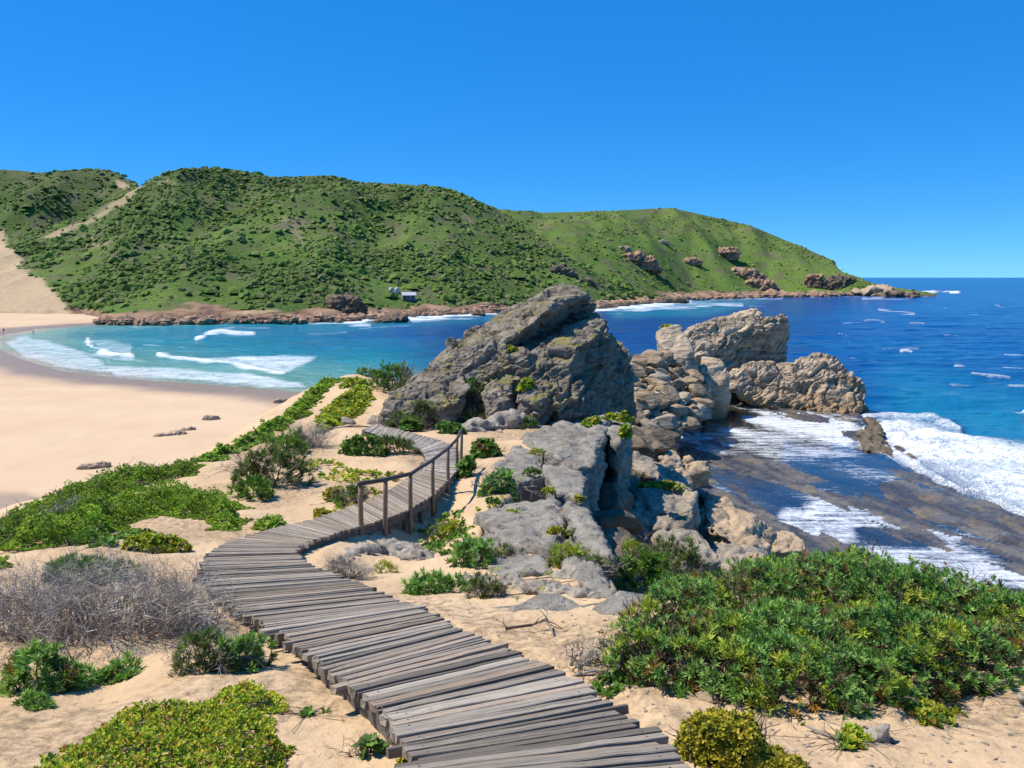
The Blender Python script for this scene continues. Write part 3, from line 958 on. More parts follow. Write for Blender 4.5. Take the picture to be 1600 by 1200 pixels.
def build_shelf():
    cols = np.linspace(960, 1760, 270)
    tans = (cols - 800) / F
    rows = np.geomspace(34, 135, 190)
    Yg, Tg = np.meshgrid(rows, tans, indexing='ij')
    Xg = Tg * (Yg * CP + (H - ZS) * SP)
    sd, _ = poly_sd(Xg, Yg, shelf_xy)
    u = Xg * sdir[0] + Yg * sdir[1]
    v = -Xg * sdir[1] + Yg * sdir[0]
    wv = v + 1.6 * fbm(np.stack([u * 0.06, v * 0.06, 0 * u], -1), 3)
    rid = ridged(np.stack([u * 0.07, wv * 0.42, 0 * u], -1), 4)
    z = ZS + 0.12 * rid + 0.16 * fbm(np.stack([u * 0.12, v * 0.12, 0 * u + 4], -1), 4) + 0.05 * fbm(np.stack([u, v, 0 * u], -1) * 1.3, 3)
    z = z + 0.10 * np.round(3 * fbm(np.stack([u * 0.04, v * 0.15, 0 * u + 9], -1), 2)) / 1.0
    V0 = np.stack([Xg, Yg, z], -1).reshape(-1, 3)
    qx, qy = proj(V0)
    qx, qy = qx.reshape(z.shape), qy.reshape(z.shape)
    pool, _ = poly_sd(qx, qy, [(1040, 650), (1150, 632), (1240, 642), (1330, 655), (1330, 690), (1400, 740), (1380, 790), (1250, 730), (1130, 700), (1090, 690)])
    z = z - 0.22 * sstep(-12, 25, pool)
    z = z - 3.0 * sstep(0.6, -1.8, sd + 0.8 * fbm(np.stack([Xg, Yg, 0 * Xg], -1) * 0.3, 3))
    V = np.stack([Xg, Yg, z], -1).reshape(-1, 3)
    n1 = fbm(np.stack([u * 0.09, v * 0.22, 0 * u], -1), 4).ravel()
    n2 = fbm(np.stack([u * 0.3, v * 0.8, 0 * u + 2], -1), 4).ravel()
    n3 = fbm(np.stack([u * 0.05, v * 0.05, 0 * u + 5], -1), 3).ravel()
    k = np.ones((len(V), 1))
    c = lerp3(np.array([0.085, 0.08, 0.078]) * k, np.array([0.17, 0.155, 0.135]) * k, sstep(-0.3, 0.5, n1))
    c = lerp3(c, np.array([0.24, 0.175, 0.085]) * k, sstep(0.15, 0.5, n2) * 0.6)
    c = lerp3(c, np.array([0.05, 0.042, 0.045]) * k, sstep(0.1, 0.5, -n2 - 0.2 * n3) * 0.8)
    c = lerp3(c, np.array([0.085, 0.065, 0.085]) * k, sstep(0.1, 0.5, n3) * 0.6)
    o = link('rock_shelf', mesh_from('rock_shelf', V, grid_faces(len(rows), len(cols)), M['shelf'], True, c))
    o['kind'] = 'structure'
    # the water lying on it
    fo = 0.27 + 0.24 * sstep(-0.1, 0.6, n3) + 0.12 * n1
    for pts, fe, st in shelf_foam:
        s2, _ = poly_sd(qx, qy, pts)
        fo = np.maximum(fo, st * sstep(-fe, fe, s2.ravel() + fe * n1))
    zw = ZS + 0.10 - 0.9 * sstep(0.8, -0.6, sd) + 0.012 * fbm(np.stack([Xg, Yg, 0 * Xg], -1) * 0.9, 2) + 0.05 * sstep(0.3, 0.65, fo.reshape(z.shape))
    W = np.stack([Xg, Yg, zw], -1).reshape(-1, 3)
    Fq = grid_faces(len(rows), len(cols))
    keep = (sd.ravel() > -0.9)[Fq].all(1)
    Fq = Fq[keep]
    us = np.unique(Fq)
    mp = np.full(len(W), -1)
    mp[us] = np.arange(len(us))
    o = link('tide_pool_water', mesh_from('tide_pool_water', W[us], mp[Fq], M['film'], True, None, {'foam': fo[us]}))
    o['kind'] = 'structure'

def m_shelf():
    s = NT('shelf_rock')
    p = s.pos()
    c = s.attr('tint')
    a = s.noise(p, 1.6, 6, 0.7)
    c = s.mix(s.ramp(a, [(0.35, 0.65), (0.55, 0.0)]), c, s.mix(1.0, c, (0.35, 0.33, 0.35), 'MULTIPLY'))
    c = s.mix(s.ramp(a, [(0.58, 0.0), (0.75, 0.5)]), c, s.mix(1.0, c, (1.7, 1.6, 1.45), 'MULTIPLY'))
    n = s.bump(a, 0.9, 0.25)
    n = s.bump(s.noise(p, 7, 4, 0.7), 0.6, 0.06, n)
    return s.fin(c, s.ramp(a, [(0.4, 0.25), (0.6, 0.6)]), n, 0.4)
M['shelf'] = m_shelf()
build_shelf()

# ------------------------------------------------------------------ rocks
def hull_mesh(hulls):
    bm = bmesh.new()
    for pts in hulls:
        b2 = bmesh.new()
        vs = [b2.verts.new([float(c) for c in p]) for p in pts]
        r = bmesh.ops.convex_hull(b2, input=vs)
        dead = [g for g in r['geom_interior'] if isinstance(g, bmesh.types.BMVert)]
        bmesh.ops.delete(b2, geom=dead, context='VERTS')
        loose = [v for v in b2.verts if not v.link_faces]
        bmesh.ops.delete(b2, geom=loose, context='VERTS')
        bmesh.ops.recalc_face_normals(b2, faces=b2.faces)
        tmp = bpy.data.meshes.new('tmp')
        b2.to_mesh(tmp)
        b2.free()
        bm.from_mesh(tmp)
        bpy.data.meshes.remove(tmp)
    me = bpy.data.meshes.new('hull')
    bm.to_mesh(me)
    bm.free()
    return me

def remeshed(me, voxel):
    o = bpy.data.objects.new('tmp_rock', me)
    COL.objects.link(o)
    md = o.modifiers.new('r', 'REMESH')
    md.mode = 'VOXEL'
    md.voxel_size = voxel
    dg = bpy.context.evaluated_depsgraph_get()
    out = bpy.data.meshes.new_from_object(o.evaluated_get(dg))
    bpy.data.objects.remove(o)
    bpy.data.meshes.remove(me)
    return out

def smooth_coords(me, V, it):
    E = np.zeros(len(me.edges) * 2, np.int32)
    me.edges.foreach_get('vertices', E)
    E = E.reshape(-1, 2)
    cnt = np.bincount(E.ravel(), minlength=len(V))[:, None]
    for _ in range(it):
        acc = np.zeros_like(V)
        for k in range(3):
            acc[:, k] = np.bincount(E[:, 0], V[E[:, 1], k], len(V)) + np.bincount(E[:, 1], V[E[:, 0], k], len(V))
        V = 0.4 * V + 0.6 * acc / cnt
    return V

def rock(name, hulls, mat, voxel, amp=0.3, scale=0.5, bed=(-0.4, -0.15, 0.9), layer=0.5, lay_amp=0.25, seed=0.0, pits=0.0, smooth=3, block=0.0, bsize=1.0, flat=False):
    """a rock grown from convex blocks: fused, softened, then broken up along its bedding"""
    me = remeshed(hull_mesh(hulls), voxel)
    n = len(me.vertices)
    V = np.zeros(n * 3)
    me.vertices.foreach_get('co', V)
    V = V.reshape(-1, 3)
    if smooth:
        V = smooth_coords(me, V, smooth)
    me.vertices.foreach_set('co', V.ravel().astype(np.float32))
    me.update()
    N = np.zeros(n * 3)
    me.vertices.foreach_get('normal', N)
    N = N.reshape(-1, 3)
    b = np.array(bed) / np.linalg.norm(bed)
    warp = np.stack([fbm(V * scale * 0.7 + 31 + seed, 3), fbm(V * scale * 0.7 + 57 + seed, 3), fbm(V * scale * 0.7 + 83 + seed, 3)], -1)
    q = V + warp * 0.6 / scale * 0.5
    # stretched along the bedding: sharp little ledges where layers end
    h = q @ b
    Q = q + h[:, None] * b * 5.0
    lay = ridged(Q * (0.15 / layer), 4, 0.55) - 0.5
    steps = np.abs(((h + 0.5 * layer * fbm(V * scale + seed, 3)) / layer) % 1.0 - 0.5) * 2
    big = fbm((q + h[:, None] * b * 1.5) * scale + seed, 5, 0.55)
    hw = (h + 0.45 * layer * fbm(V * scale * 0.8 + seed, 3)) / layer
    hw = hw + 0.35 * np.sin(hw * 0.9 + seed)
    li = np.floor(hw)
    fr = hw - li
    rnd = lambda i: np.modf(np.abs(np.sin(i * 12.9898 + seed * 3.1) * 43758.5453))[0]
    ledge = (rnd(li) - 0.5) * 1.1 + (fr - 0.5) * 0.55 - 0.5 * sstep(0.12, 0.0, fr) - 0.3 * sstep(0.9, 1.0, fr)
    patchy = sstep(-0.35, 0.25, fbm(V * scale * 0.6 + 40 + seed, 3))
    d = amp * big + lay_amp * (0.32 * lay + 0.6 * ledge * (0.35 + 0.65 * patchy))
    cr = ridged(V * scale * 1.5 + 11 + seed, 3)
    d = d - amp * 0.8 * sstep(1.42, 1.72, cr)
    if block > 0:
        # fractured blocks, longer along the bedding than across it
        for sc_, am in ((1.0, 1.0), (2.3, 0.5)):
            f1, f2, rid = cells((q + h[:, None] * b * 1.6) * sc_ / bsize + seed)
            d = d + block * am * (rid - 0.5) - block * am * 0.7 * sstep(0.13, 0.0, f2 - f1)
    if pits:
        d = d - pits * sstep(0.15, 0.6, perlin(V * 2.6 / max(voxel * 14, 0.3) + seed)) - 0.6 * pits * sstep(0.2, 0.6, perlin(V * 6 / max(voxel * 14, 0.3)))
    V = V + N * d[:, None]
    me.vertices.foreach_set('co', V.ravel().astype(np.float32))
    me.polygons.foreach_set('use_smooth', np.full(len(me.polygons), not flat))
    me.update()
    me.materials.clear()
    me.materials.append(mat)
    me.name = name
    return link(name, me)

def PP(lst, drop=None, to=None):
    pts = [P(*q) for q in lst]
    if drop or to is not None:
        zs = np.array([p[2] for p in pts])
        cut = zs.min() + 0.45 * (zs.max() - zs.min())
        for p in list(pts):
            if p[2] <= cut:
                q = p.copy()
                q[2] = q[2] - drop if to is None else to
                pts.append(q)
    return pts

crag = rock('rock_outcrop', [
    PP([(714, 531, 41), (797, 480, 42.5), (884, 443, 43.5), (890, 450, 42), (919, 459, 39), (868, 474, 37.2), (820, 513, 36), (735, 562, 36), (931, 484, 42), (829, 534, 40.2), (745, 592, 37), (714, 575, 44), (890, 560, 46), (800, 560, 46)]),
    PP([(795, 556, 35.3), (829, 536, 38.2), (930, 490, 40.2), (950, 502, 38.6), (951, 516, 37.6), (905, 540, 35), (890, 575, 34.4), (793, 588, 34.6), (850, 600, 37), (950, 560, 41), (930, 520, 43), (800, 600, 41)], 1.6),
    PP([(888, 562, 34.6), (905, 536, 35.2), (948, 514, 37.8), (966, 545, 39.5), (974, 600, 39.5), (975, 665, 39), (975, 740, 39.5), (918, 652, 34.6), (925, 730, 35.2), (893, 605, 34.4), (900, 560, 45), (960, 560, 46), (895, 670, 45), (960, 690, 46)]),
    PP([(938, 528, 42), (955, 521, 43), (976, 540, 43), (986, 566, 43), (990, 660, 43), (940, 650, 42), (945, 540, 48), (980, 580, 48), (985, 660, 48)]),
    PP([(667, 575, 37), (704, 541, 38.5), (740, 545, 36), (786, 530, 36.3), (794, 551, 35.3), (790, 574, 34.8), (752, 600, 34.8), (700, 612, 35), (658, 603, 36), (700, 590, 41), (790, 590, 41)], 1.6),
    PP([(700, 531, 37.5), (708, 530, 37.5), (711, 545, 37.3), (700, 550, 37.3), (703, 533, 38.2), (709, 548, 38.2)]),
    PP([(640, 600, 35.5), (668, 576, 36.5), (722, 584, 35.3), (735, 606, 33.6), (705, 628, 32.6), (684, 640, 32.2), (640, 630, 33.2), (690, 630, 37), (640, 610, 37)], 1.6),
    PP([(593, 645, 32.4), (612, 611, 33.6), (645, 602, 35), (664, 622, 33), (645, 644, 31.8), (610, 648, 31.9), (620, 630, 35)], 1.6),
    PP([(752, 601, 34), (795, 585, 35), (800, 600, 33.6), (797, 628, 32.8), (768, 634, 32.4), (758, 618, 32.8), (800, 620, 36)], 1.6),
    PP([(858, 577, 34.8), (890, 578, 34.8), (910, 594, 34.4), (915, 641, 33.6), (873, 643, 32.6), (868, 620, 33), (900, 640, 37), (860, 600, 37)], 1.6),
    PP([(815, 590, 34.2), (850, 588, 34.2), (862, 612, 33.2), (840, 632, 32.2), (812, 625, 32.8), (830, 610, 36)], 1.6),
    PP([(640, 640, 40), (900, 640, 40), (900, 660, 46), (640, 600, 44), (760, 600, 46)])],
    M['crag'], 0.115, amp=0.10, scale=0.5, bed=(-0.42, -0.32, 0.85), layer=0.45, lay_amp=0.34, smooth=0, block=0.22, bsize=2.4, flat=True)
tag(crag, 'large tilted grey rock crag with overhanging slabs beyond the boardwalk', 'rock')

stack = rock('sea_stack', [
    PP([(1062, 522, 118), (1106, 503, 122), (1150, 499, 123), (1182, 481, 123), (1192, 491, 120), (1188, 560, 119), (1145, 592, 117), (1060, 570, 113), (1075, 612, 114), (1190, 590, 126), (1080, 580, 127)], to=-1.5),
    PP([(1185, 498, 119), (1203, 500, 118), (1214, 493, 120), (1222, 491, 120), (1230, 497, 120), (1227, 546, 121), (1213, 560, 120), (1180, 566, 120), (1165, 530, 118), (1226, 540, 127), (1190, 570, 127)], to=-1.5),
    PP([(1137, 606, 111), (1142, 582, 113), (1200, 566, 116), (1250, 562, 116), (1327, 584, 113), (1353, 608, 112), (1357, 630, 110), (1322, 652, 107), (1250, 641, 109), (1160, 622, 110.5), (1190, 620, 124), (1330, 620, 121), (1300, 680, 108)], to=-1.5),
    PP([(1232, 566, 114), (1250, 554, 116), (1281, 550, 116), (1300, 557, 116), (1314, 568, 115), (1326, 584, 113), (1290, 595, 110.5), (1240, 592, 111.5), (1270, 570, 121)], to=-1.5)],
    M['stack'], 0.24, amp=0.5, scale=0.17, bed=(-0.34, -0.25, 0.9), layer=0.9, lay_amp=0.75, seed=4.0, smooth=1, block=0.55, bsize=6.0, flat=True)
tag(stack, 'big pale rock stack with a brown hollow face rising from the sea', 'rock')

blk = rock('rock_block', [PP([(1025, 515, 103), (1045, 508, 105), (1064, 508, 104), (1071, 527, 102), (1083, 548, 100), (1096, 600, 99), (1066, 596, 96.5), (1056, 575, 97), (1031, 536, 101), (1080, 590, 106), (1040, 560, 108)], to=-1.5)],
           M['stack'], 0.22, amp=0.3, scale=0.25, layer=1.2, lay_amp=0.25, seed=9)
tag(blk, 'tall dark-sided block leaning on the sea stack with green on top', 'rock')
blk = rock('rock_block', [PP([(1096, 557, 106), (1126, 559, 105), (1141, 588, 103), (1131, 604, 101), (1103, 598, 101), (1092, 575, 103), (1120, 590, 109)], to=-1.5)],
           M['stack'], 0.22, amp=0.3, scale=0.25, layer=1.2, lay_amp=0.25, seed=13)
tag(blk, 'rounded grey block between the tall block and the sea stack', 'rock')

# ---- slabs along the cliff edge beside the boardwalk
def slab(pts, lift, thick, mat, name, label, voxel=0.07, amp=0.10, lay=0.12, layer=0.22, seed=0.0, flare=0.0, scale=0.9):
    top = [S0(px, py) + np.array([0, 0, lift]) for px, py in pts]
    cen = np.mean(top, 0)
    bot = [cen + (t - cen) * (1 + flare) * np.array([1, 1, 1]) - np.array([0, 0, thick]) for t in top]
    o = rock(name, [top + bot], mat, voxel * 1.5, amp=amp, scale=scale, bed=(-0.1, 0.05, 1), layer=layer, lay_amp=lay, seed=seed, smooth=1, block=lay * 0.9, bsize=0.9)
    return tag(o, label, 'rock')

slab([(815, 682), (865, 668), (915, 658), (955, 650), (936, 697), (926, 732), (903, 736), (842, 707)], 0.12, 3.2, M['slab'], 'cliff_slab', 'long flat grey slab forming the cliff top nearest the crag', 0.09, 0.14, 0.16, 0.3, 1.0)
slab([(953, 655), (985, 657), (983, 676), (968, 690), (950, 684)], 0.0, 2.4, M['slab'], 'cliff_pillar', 'narrow moss-capped rock pillar at the edge of the gully', 0.09, 0.16, 0.1, 0.4, 2.0)
slab([(847, 729), (890, 733), (920, 748), (910, 780), (866, 772), (858, 750)], 0.10, 2.4, M['slab'], 'cliff_slab', 'smooth grey slab on the cliff edge between two longer slabs', 0.07, 0.08, 0.08, 0.25, 3.0)
slab([(740, 797), (780, 790), (830, 781), (866, 774), (890, 800), (878, 836), (864, 852), (800, 847), (762, 822)], -0.03, 1.5, M['slab'], 'rock_slab', 'broad flat grey slab sunk in the sand right of the handrail', 0.045, 0.07, 0.09, 0.16, 4.0, 0.1)
slab([(884, 788), (916, 800), (937, 836), (960, 876), (945, 884), (909, 848), (885, 812)], 0.06, 2.0, M['slab'], 'cliff_slab', 'cracked grey slab at the cliff edge above the dark gully', 0.06, 0.1, 0.1, 0.2, 5.0)

slab([(770, 722), (812, 690), (842, 712), (852, 742), (800, 748)], -0.06, 1.2, M['slab'], 'rock_slab', 'low grey slab half under sand behind the green and brown bush', 0.05, 0.07, 0.09, 0.16, 7.0, 0.1)
slab([(888, 838), (912, 850), (945, 888), (962, 915), (955, 932), (915, 915), (880, 868)], -0.05, 2.5, M['slab'], 'rock_slab', 'broken grey slab at the lower end of the cliff edge', 0.05, 0.08, 0.1, 0.18, 8.0, 0.05)
slab([(858, 662), (880, 650), (925, 645), (950, 650), (915, 660), (870, 672)], 0.0, 2.5, M['slab'], 'rock_slab', 'narrow grey slab between the crag foot and the long cliff slab', 0.07, 0.1, 0.1, 0.2, 9.0, 0.0)
slab([(728, 838), (770, 828), (800, 850), (850, 860), (862, 880), (800, 886), (750, 870)], -0.08, 1.0, M['slab'], 'rock_slab', 'low broken slab just below the broad flat one', 0.045, 0.07, 0.09, 0.15, 10.0, 0.1)

def cliff_body():
    hs = []
    pts = [np.array(q) for q in PLAT[5:n_cliff + 2]]
    for a, b in zip(pts[:-1], pts[1:]):
        t = (b - a) / np.linalg.norm(b - a)
        nrm = np.array([t[1], -t[0]])
        hull = []
        for q in (a - t * 0.25, b + t * 0.25):
            zt = float(dune_z(np.array([q[0] - nrm[0] * 0.4]), np.array([q[1] - nrm[1] * 0.4]), False)[0])
            for off, z in ((-2.7, zt - 0.35), (0.05, zt - 0.14), (0.05, zt - 0.8), (-0.9, 1.0 if q[1] > 30 else 6.0), (-2.7, 1.0 if q[1] > 30 else 6.0)):
                hull.append(np.array([q[0] + nrm[0] * off, q[1] + nrm[1] * off, z]))
        hs.append(hull)
    o = rock('cliff_face', hs, M['slab'], 0.2, amp=0.2, scale=0.5, bed=(-0.1, 0.05, 1), layer=0.7, lay_amp=0.3, seed=6.0, smooth=1, block=0.3, bsize=1.6)
    tag(o, 'steep grey cliff dropping from the dune into the dark gully', 'cliff')
cliff_body()

# ---- boulders of the gully
def boulder(name, pts, mat, voxel, label, seed, amp=0.16, scale=0.6, back=2.0, down=1.0, lay=0.12, pits=0.0, bed=(-0.3, -0.1, 0.9)):
    fr = PP(pts)
    bk = []
    for p in fr:
        v = p + np.array([0.15, back, 0.0])
        bk.append(v - np.array([0, 0, down * 0.5]))
    low = min(p[2] for p in fr)
    cen = np.mean(fr, 0)
    base = [np.array([cen[0] + (p[0] - cen[0]) * 0.9, p[1] + back * 0.5, low - down]) for p in fr]
    o = rock(name, [fr + bk + base], mat, voxel * 1.4, amp=amp, scale=scale, layer=0.5, lay_amp=lay, seed=seed, pits=pits, bed=bed, smooth=2, block=0.16, bsize=1.8)
    return tag(o, label, 'rock')

boulder('gully_boulder', [(990, 770, 30.5), (1026, 749, 33), (1066, 756, 33), (1092, 772, 31), (1088, 790, 29.5), (1000, 790, 29)], M['grey'], 0.08, 'grey boulder with a green mossy top in the gully', 21, back=1.5, down=2.5)
boulder('gully_boulder', [(973, 806, 27.6), (994, 786, 28.6), (1050, 777, 29), (1076, 776, 28.8), (1088, 789, 28), (1085, 818, 27.2), (1058, 827, 26.6), (1026, 822, 26.6), (984, 846, 26.4), (974, 832, 27)], M['grey'], 0.07, 'big grey boulder with an undercut front below the mossy one', 22, back=1.6, down=1.0)
boulder('gully_boulder', [(1024, 834, 24.5), (1060, 828, 25), (1093, 832, 25), (1113, 848, 24.2), (1128, 878, 22.8), (1060, 880, 22.4), (1020, 860, 23)], M['grey'], 0.07, 'low grey boulder behind the brown heath bush in the gully', 23, back=2.0, down=2.0)
boulder('gully_boulder', [(1112, 848, 28), (1150, 850, 28.5), (1172, 856, 28.5), (1206, 866, 28), (1190, 890, 25.5), (1125, 895, 25)], M['grey'], 0.08, 'flat grey slab showing just above the big green bush', 24, back=1.5, down=1.5, amp=0.1)
boulder('gully_boulder', [(1100, 800, 36), (1125, 790, 37), (1156, 796, 37), (1190, 812, 36), (1198, 838, 34.6), (1205, 862, 33.5), (1147, 850, 33.5), (1108, 822, 34.5)], M['tan'], 0.09, 'large tan boulder with a pitted front among the gully rocks', 25, amp=0.22, back=2.5, down=2.5, pits=0.12)
boulder('gully_boulder', [(1207, 842, 41), (1226, 827, 42), (1245, 831, 42), (1259, 846, 41), (1260, 862, 40), (1210, 864, 40)], M['tan'], 0.09, 'rounded tan boulder at the edge of the foaming shelf', 26, amp=0.12, back=2.0, down=1.5, lay=0.05)
boulder('gully_boulder', [(1101, 787, 41), (1115, 771, 43), (1130, 773, 43), (1148, 788, 42), (1152, 800, 41), (1110, 802, 40)], M['tan'], 0.09, 'smooth pinkish boulder behind the large tan one', 27, amp=0.1, back=2.0, down=2.5, lay=0.05)
boulder('gully_boulder', [(1185, 812, 38.5), (1200, 815, 39), (1210, 835, 38.5), (1205, 850, 37.5), (1190, 845, 37.5)], M['tan'], 0.09, 'small tan boulder wedged between the large tan and rounded ones', 28, back=1.5, down=1.5)
boulder('gully_slab', [(973, 716, 47), (984, 702, 49), (1022, 715, 49), (1076, 751, 46.5), (1070, 768, 44.5), (1040, 752, 45), (1000, 735, 46)], M['grey'], 0.11, 'long tilted slab bridging the dark gully', 29, amp=0.15, back=1.5, down=1.5)
boulder('gully_boulder', [(1027, 714, 60), (1036, 705, 62), (1056, 707, 62), (1070, 722, 61), (1066, 730, 59.5), (1044, 731, 59)], M['tan'], 0.12, 'tan boulder at the foot of the shelf nearest the long slab', 30, back=2.2, down=1.5, amp=0.2)
boulder('gully_boulder', [(1072, 724, 60), (1090, 718, 61), (1106, 722, 61), (1112, 737, 59.5), (1080, 744, 58.5)], M['tan'], 0.12, 'blocky tan boulder standing in the shelf pool', 31, back=2.2, down=1.5, amp=0.2)
boulder('gully_boulder', [(1054, 735, 54), (1064, 728, 55), (1081, 738, 54.5), (1082, 756, 52.5), (1066, 752, 52.5)], M['tan'], 0.12, 'upright tan boulder below the blocky one in the gully', 32, back=1.8, down=1.5, amp=0.18)
boulder('gully_boulder', [(1068, 712, 63), (1080, 710, 64), (1088, 718, 63), (1074, 722, 62)], M['tan'], 0.12, 'small tan boulder behind the two on the shelf', 33, back=1.2, down=0.8, amp=0.12)
boulder('gully_boulder', [(1094, 770, 45), (1106, 768, 46), (1112, 780, 45), (1100, 786, 44)], M['dark'], 0.1, 'small dark boulder beside the pinkish one', 34, back=1.2, down=1.5)

def ico(sub):
    bm = bmesh.new()
    bmesh.ops.create_icosphere(bm, subdivisions=sub, radius=1)
    v = np.array([x.co for x in bm.verts])
    f = np.array([[y.index for y in x.verts] for x in bm.faces])
    bm.free()
    return v, f

def chunk_mesh(name, mat, seed, sub=4, cuts=13, rough=0.07, flat=(1, 1, 0.8), flatshade=False):
    """an angular stone: a ball cut by random planes, then roughened"""
    v, f = ico(sub)
    rng = np.random.default_rng(seed)
    for _ in range(cuts):
        n = rng.normal(size=3)
        n /= np.linalg.norm(n)
        d = rng.uniform(0.52, 0.86)
        k = v @ n
        v = v - np.where(k > d, (k - d) * 0.96, 0)[:, None] * n
    v = v * (1 + rough * fbm(v * 1.8 + seed, 4))[:, None] * np.array(flat)
    return mesh_from(name, v, f, mat, not flatshade)

CH_TAL = [chunk_mesh('talus_chunk', M['brown'] if k < 5 else M['grey'], 140 + k, 3, 11, 0.05, (1, 1, 0.85), True) for k in range(7)]
CH_TAN = [chunk_mesh('tan_chunk', M['tan'], 40 + k) for k in range(6)]
CH_GREY = [chunk_mesh('grey_chunk', M['grey'], 60 + k) for k in range(4)]
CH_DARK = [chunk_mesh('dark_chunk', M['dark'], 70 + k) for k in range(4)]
CH_RED = [chunk_mesh('red_chunk', M['red'], 80 + k) for k in range(4)]
CH_POCK = [chunk_mesh('pocked_chunk', M['pock'], 90 + k, 4, 5, 0.35) for k in range(4)]

def put(me, name, p, r, label, group=None, flat=0.8, rng=random, sink=0.25, cat='rock'):
    o = link(name, me)
    o.location = [float(p[0]), float(p[1]), float(p[2] - sink * r * 0.3 + r * flat * 0.35)]
    s = [r * rng.uniform(0.8, 1.25), r * rng.uniform(0.8, 1.25), r * flat * rng.uniform(0.8, 1.2)]
    o.scale = s
    o.rotation_euler = (rng.uniform(-0.3, 0.3), rng.uniform(-0.3, 0.3), rng.uniform(0, 6.28))
    return tag(o, label, cat, group)

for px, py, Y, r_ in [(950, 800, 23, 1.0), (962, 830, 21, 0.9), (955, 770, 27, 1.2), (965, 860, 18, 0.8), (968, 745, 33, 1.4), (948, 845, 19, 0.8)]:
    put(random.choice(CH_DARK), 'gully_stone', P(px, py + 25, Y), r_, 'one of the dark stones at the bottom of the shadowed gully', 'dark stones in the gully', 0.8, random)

# talus between the crag and the sea stack
tal = rock('talus_mound', [PP([(968, 585, 80), (1000, 560, 92), (1040, 562, 98), (1075, 600, 96), (1110, 608, 97), (1120, 625, 96), (1060, 632, 92), (1040, 650, 86), (1000, 690, 76), (965, 690, 72), (975, 720, 66), (1030, 720, 66), (1050, 690, 76)])],
           M['brown'], 0.3, amp=0.5, scale=0.25, layer=0.8, lay_amp=0.4, seed=15, pits=0.2)
tag(tal, 'broken tan bedrock under the boulder pile beside the crag', 'rock')
rr = random.Random(5)
spots = []
tal_me = tal.data
tv_ = np.zeros(len(tal_me.vertices) * 3)
tal_me.vertices.foreach_get('co', tv_)
tv_ = tv_.reshape(-1, 3)
tqx, tqy = proj(tv_)
tn_ = np.zeros(len(tal_me.vertices) * 3)
tal_me.vertices.foreach_get('normal', tn_)
tn_ = tn_.reshape(-1, 3)
okv = np.where((tn_[:, 2] > 0.1) & (tqy < 670) & (tqy > 556) & (tqx < 1100))[0]
for k in range(95):
    best = None
    for _ in range(12):
        c = tv_[rr.choice(okv)]
        d = min([np.linalg.norm(c - q) for q in spots] + [9])
        if best is None or d > best[0]:
            best = (d, c)
    c = best[1]
    spots.append(c)
    put(rr.choice(CH_TAL), 'talus_boulder', c, rr.choice([0.5, 0.6, 0.8, 0.9, 1.1, 1.4, 1.8]) * rr.uniform(0.85, 1.15), 'one of the tan boulders piled between the crag and the sea stack', 'boulders of the talus pile', 0.8, rr)
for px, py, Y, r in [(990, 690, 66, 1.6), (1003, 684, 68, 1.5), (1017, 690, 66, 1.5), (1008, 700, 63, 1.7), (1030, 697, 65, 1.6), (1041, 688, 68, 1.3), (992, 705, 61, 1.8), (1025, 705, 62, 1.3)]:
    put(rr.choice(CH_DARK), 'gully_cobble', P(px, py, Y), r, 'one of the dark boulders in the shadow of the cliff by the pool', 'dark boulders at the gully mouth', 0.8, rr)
put(CH_DARK[0], 'pool_rock', G(1074, 703, 0.9), 1.5, 'low black rock lying alone in the edge of the pool', None, 0.4, rr)
put(CH_TAN[1], 'pool_rock', G(1183, 634, 0.9), 2.2, 'small ochre rock standing alone in the pool by the stack', None, 0.5, rr)

# the rock the backwash pours over, at the shelf's seaward lip
lip = rock('lip_rock', [PP([(1336, 676, 87), (1350, 668, 90), (1375, 682, 88), (1398, 705, 83), (1400, 716, 80), (1375, 714, 80), (1350, 702, 82), (1370, 700, 92)]), PP([(1345, 655, 96), (1362, 650, 98), (1378, 668, 93), (1384, 682, 90), (1360, 680, 90), (1370, 670, 98)])],
           M['dark'], 0.16, amp=0.35, scale=0.4, layer=0.8, lay_amp=0.3, seed=17)
tag(lip, 'dark wet rock at the lip of the shelf with backwash pouring over it', 'rock')
for px, py, r, lb in [(1404, 703, 1.0, 'small dark rock just seaward of the wet lip rock'), (1420, 716, 0.8, 'half-drowned dark rock in the white water off the shelf'), (1432, 724, 0.7, 'outermost dark rock in the white water off the shelf'), (1378, 663, 0.9, 'small dark rock in the foam under the stack')]:
    put(rr.choice(CH_DARK), 'wave_rock', G(px, py, 0.4), r, lb, None, 0.6, rr)

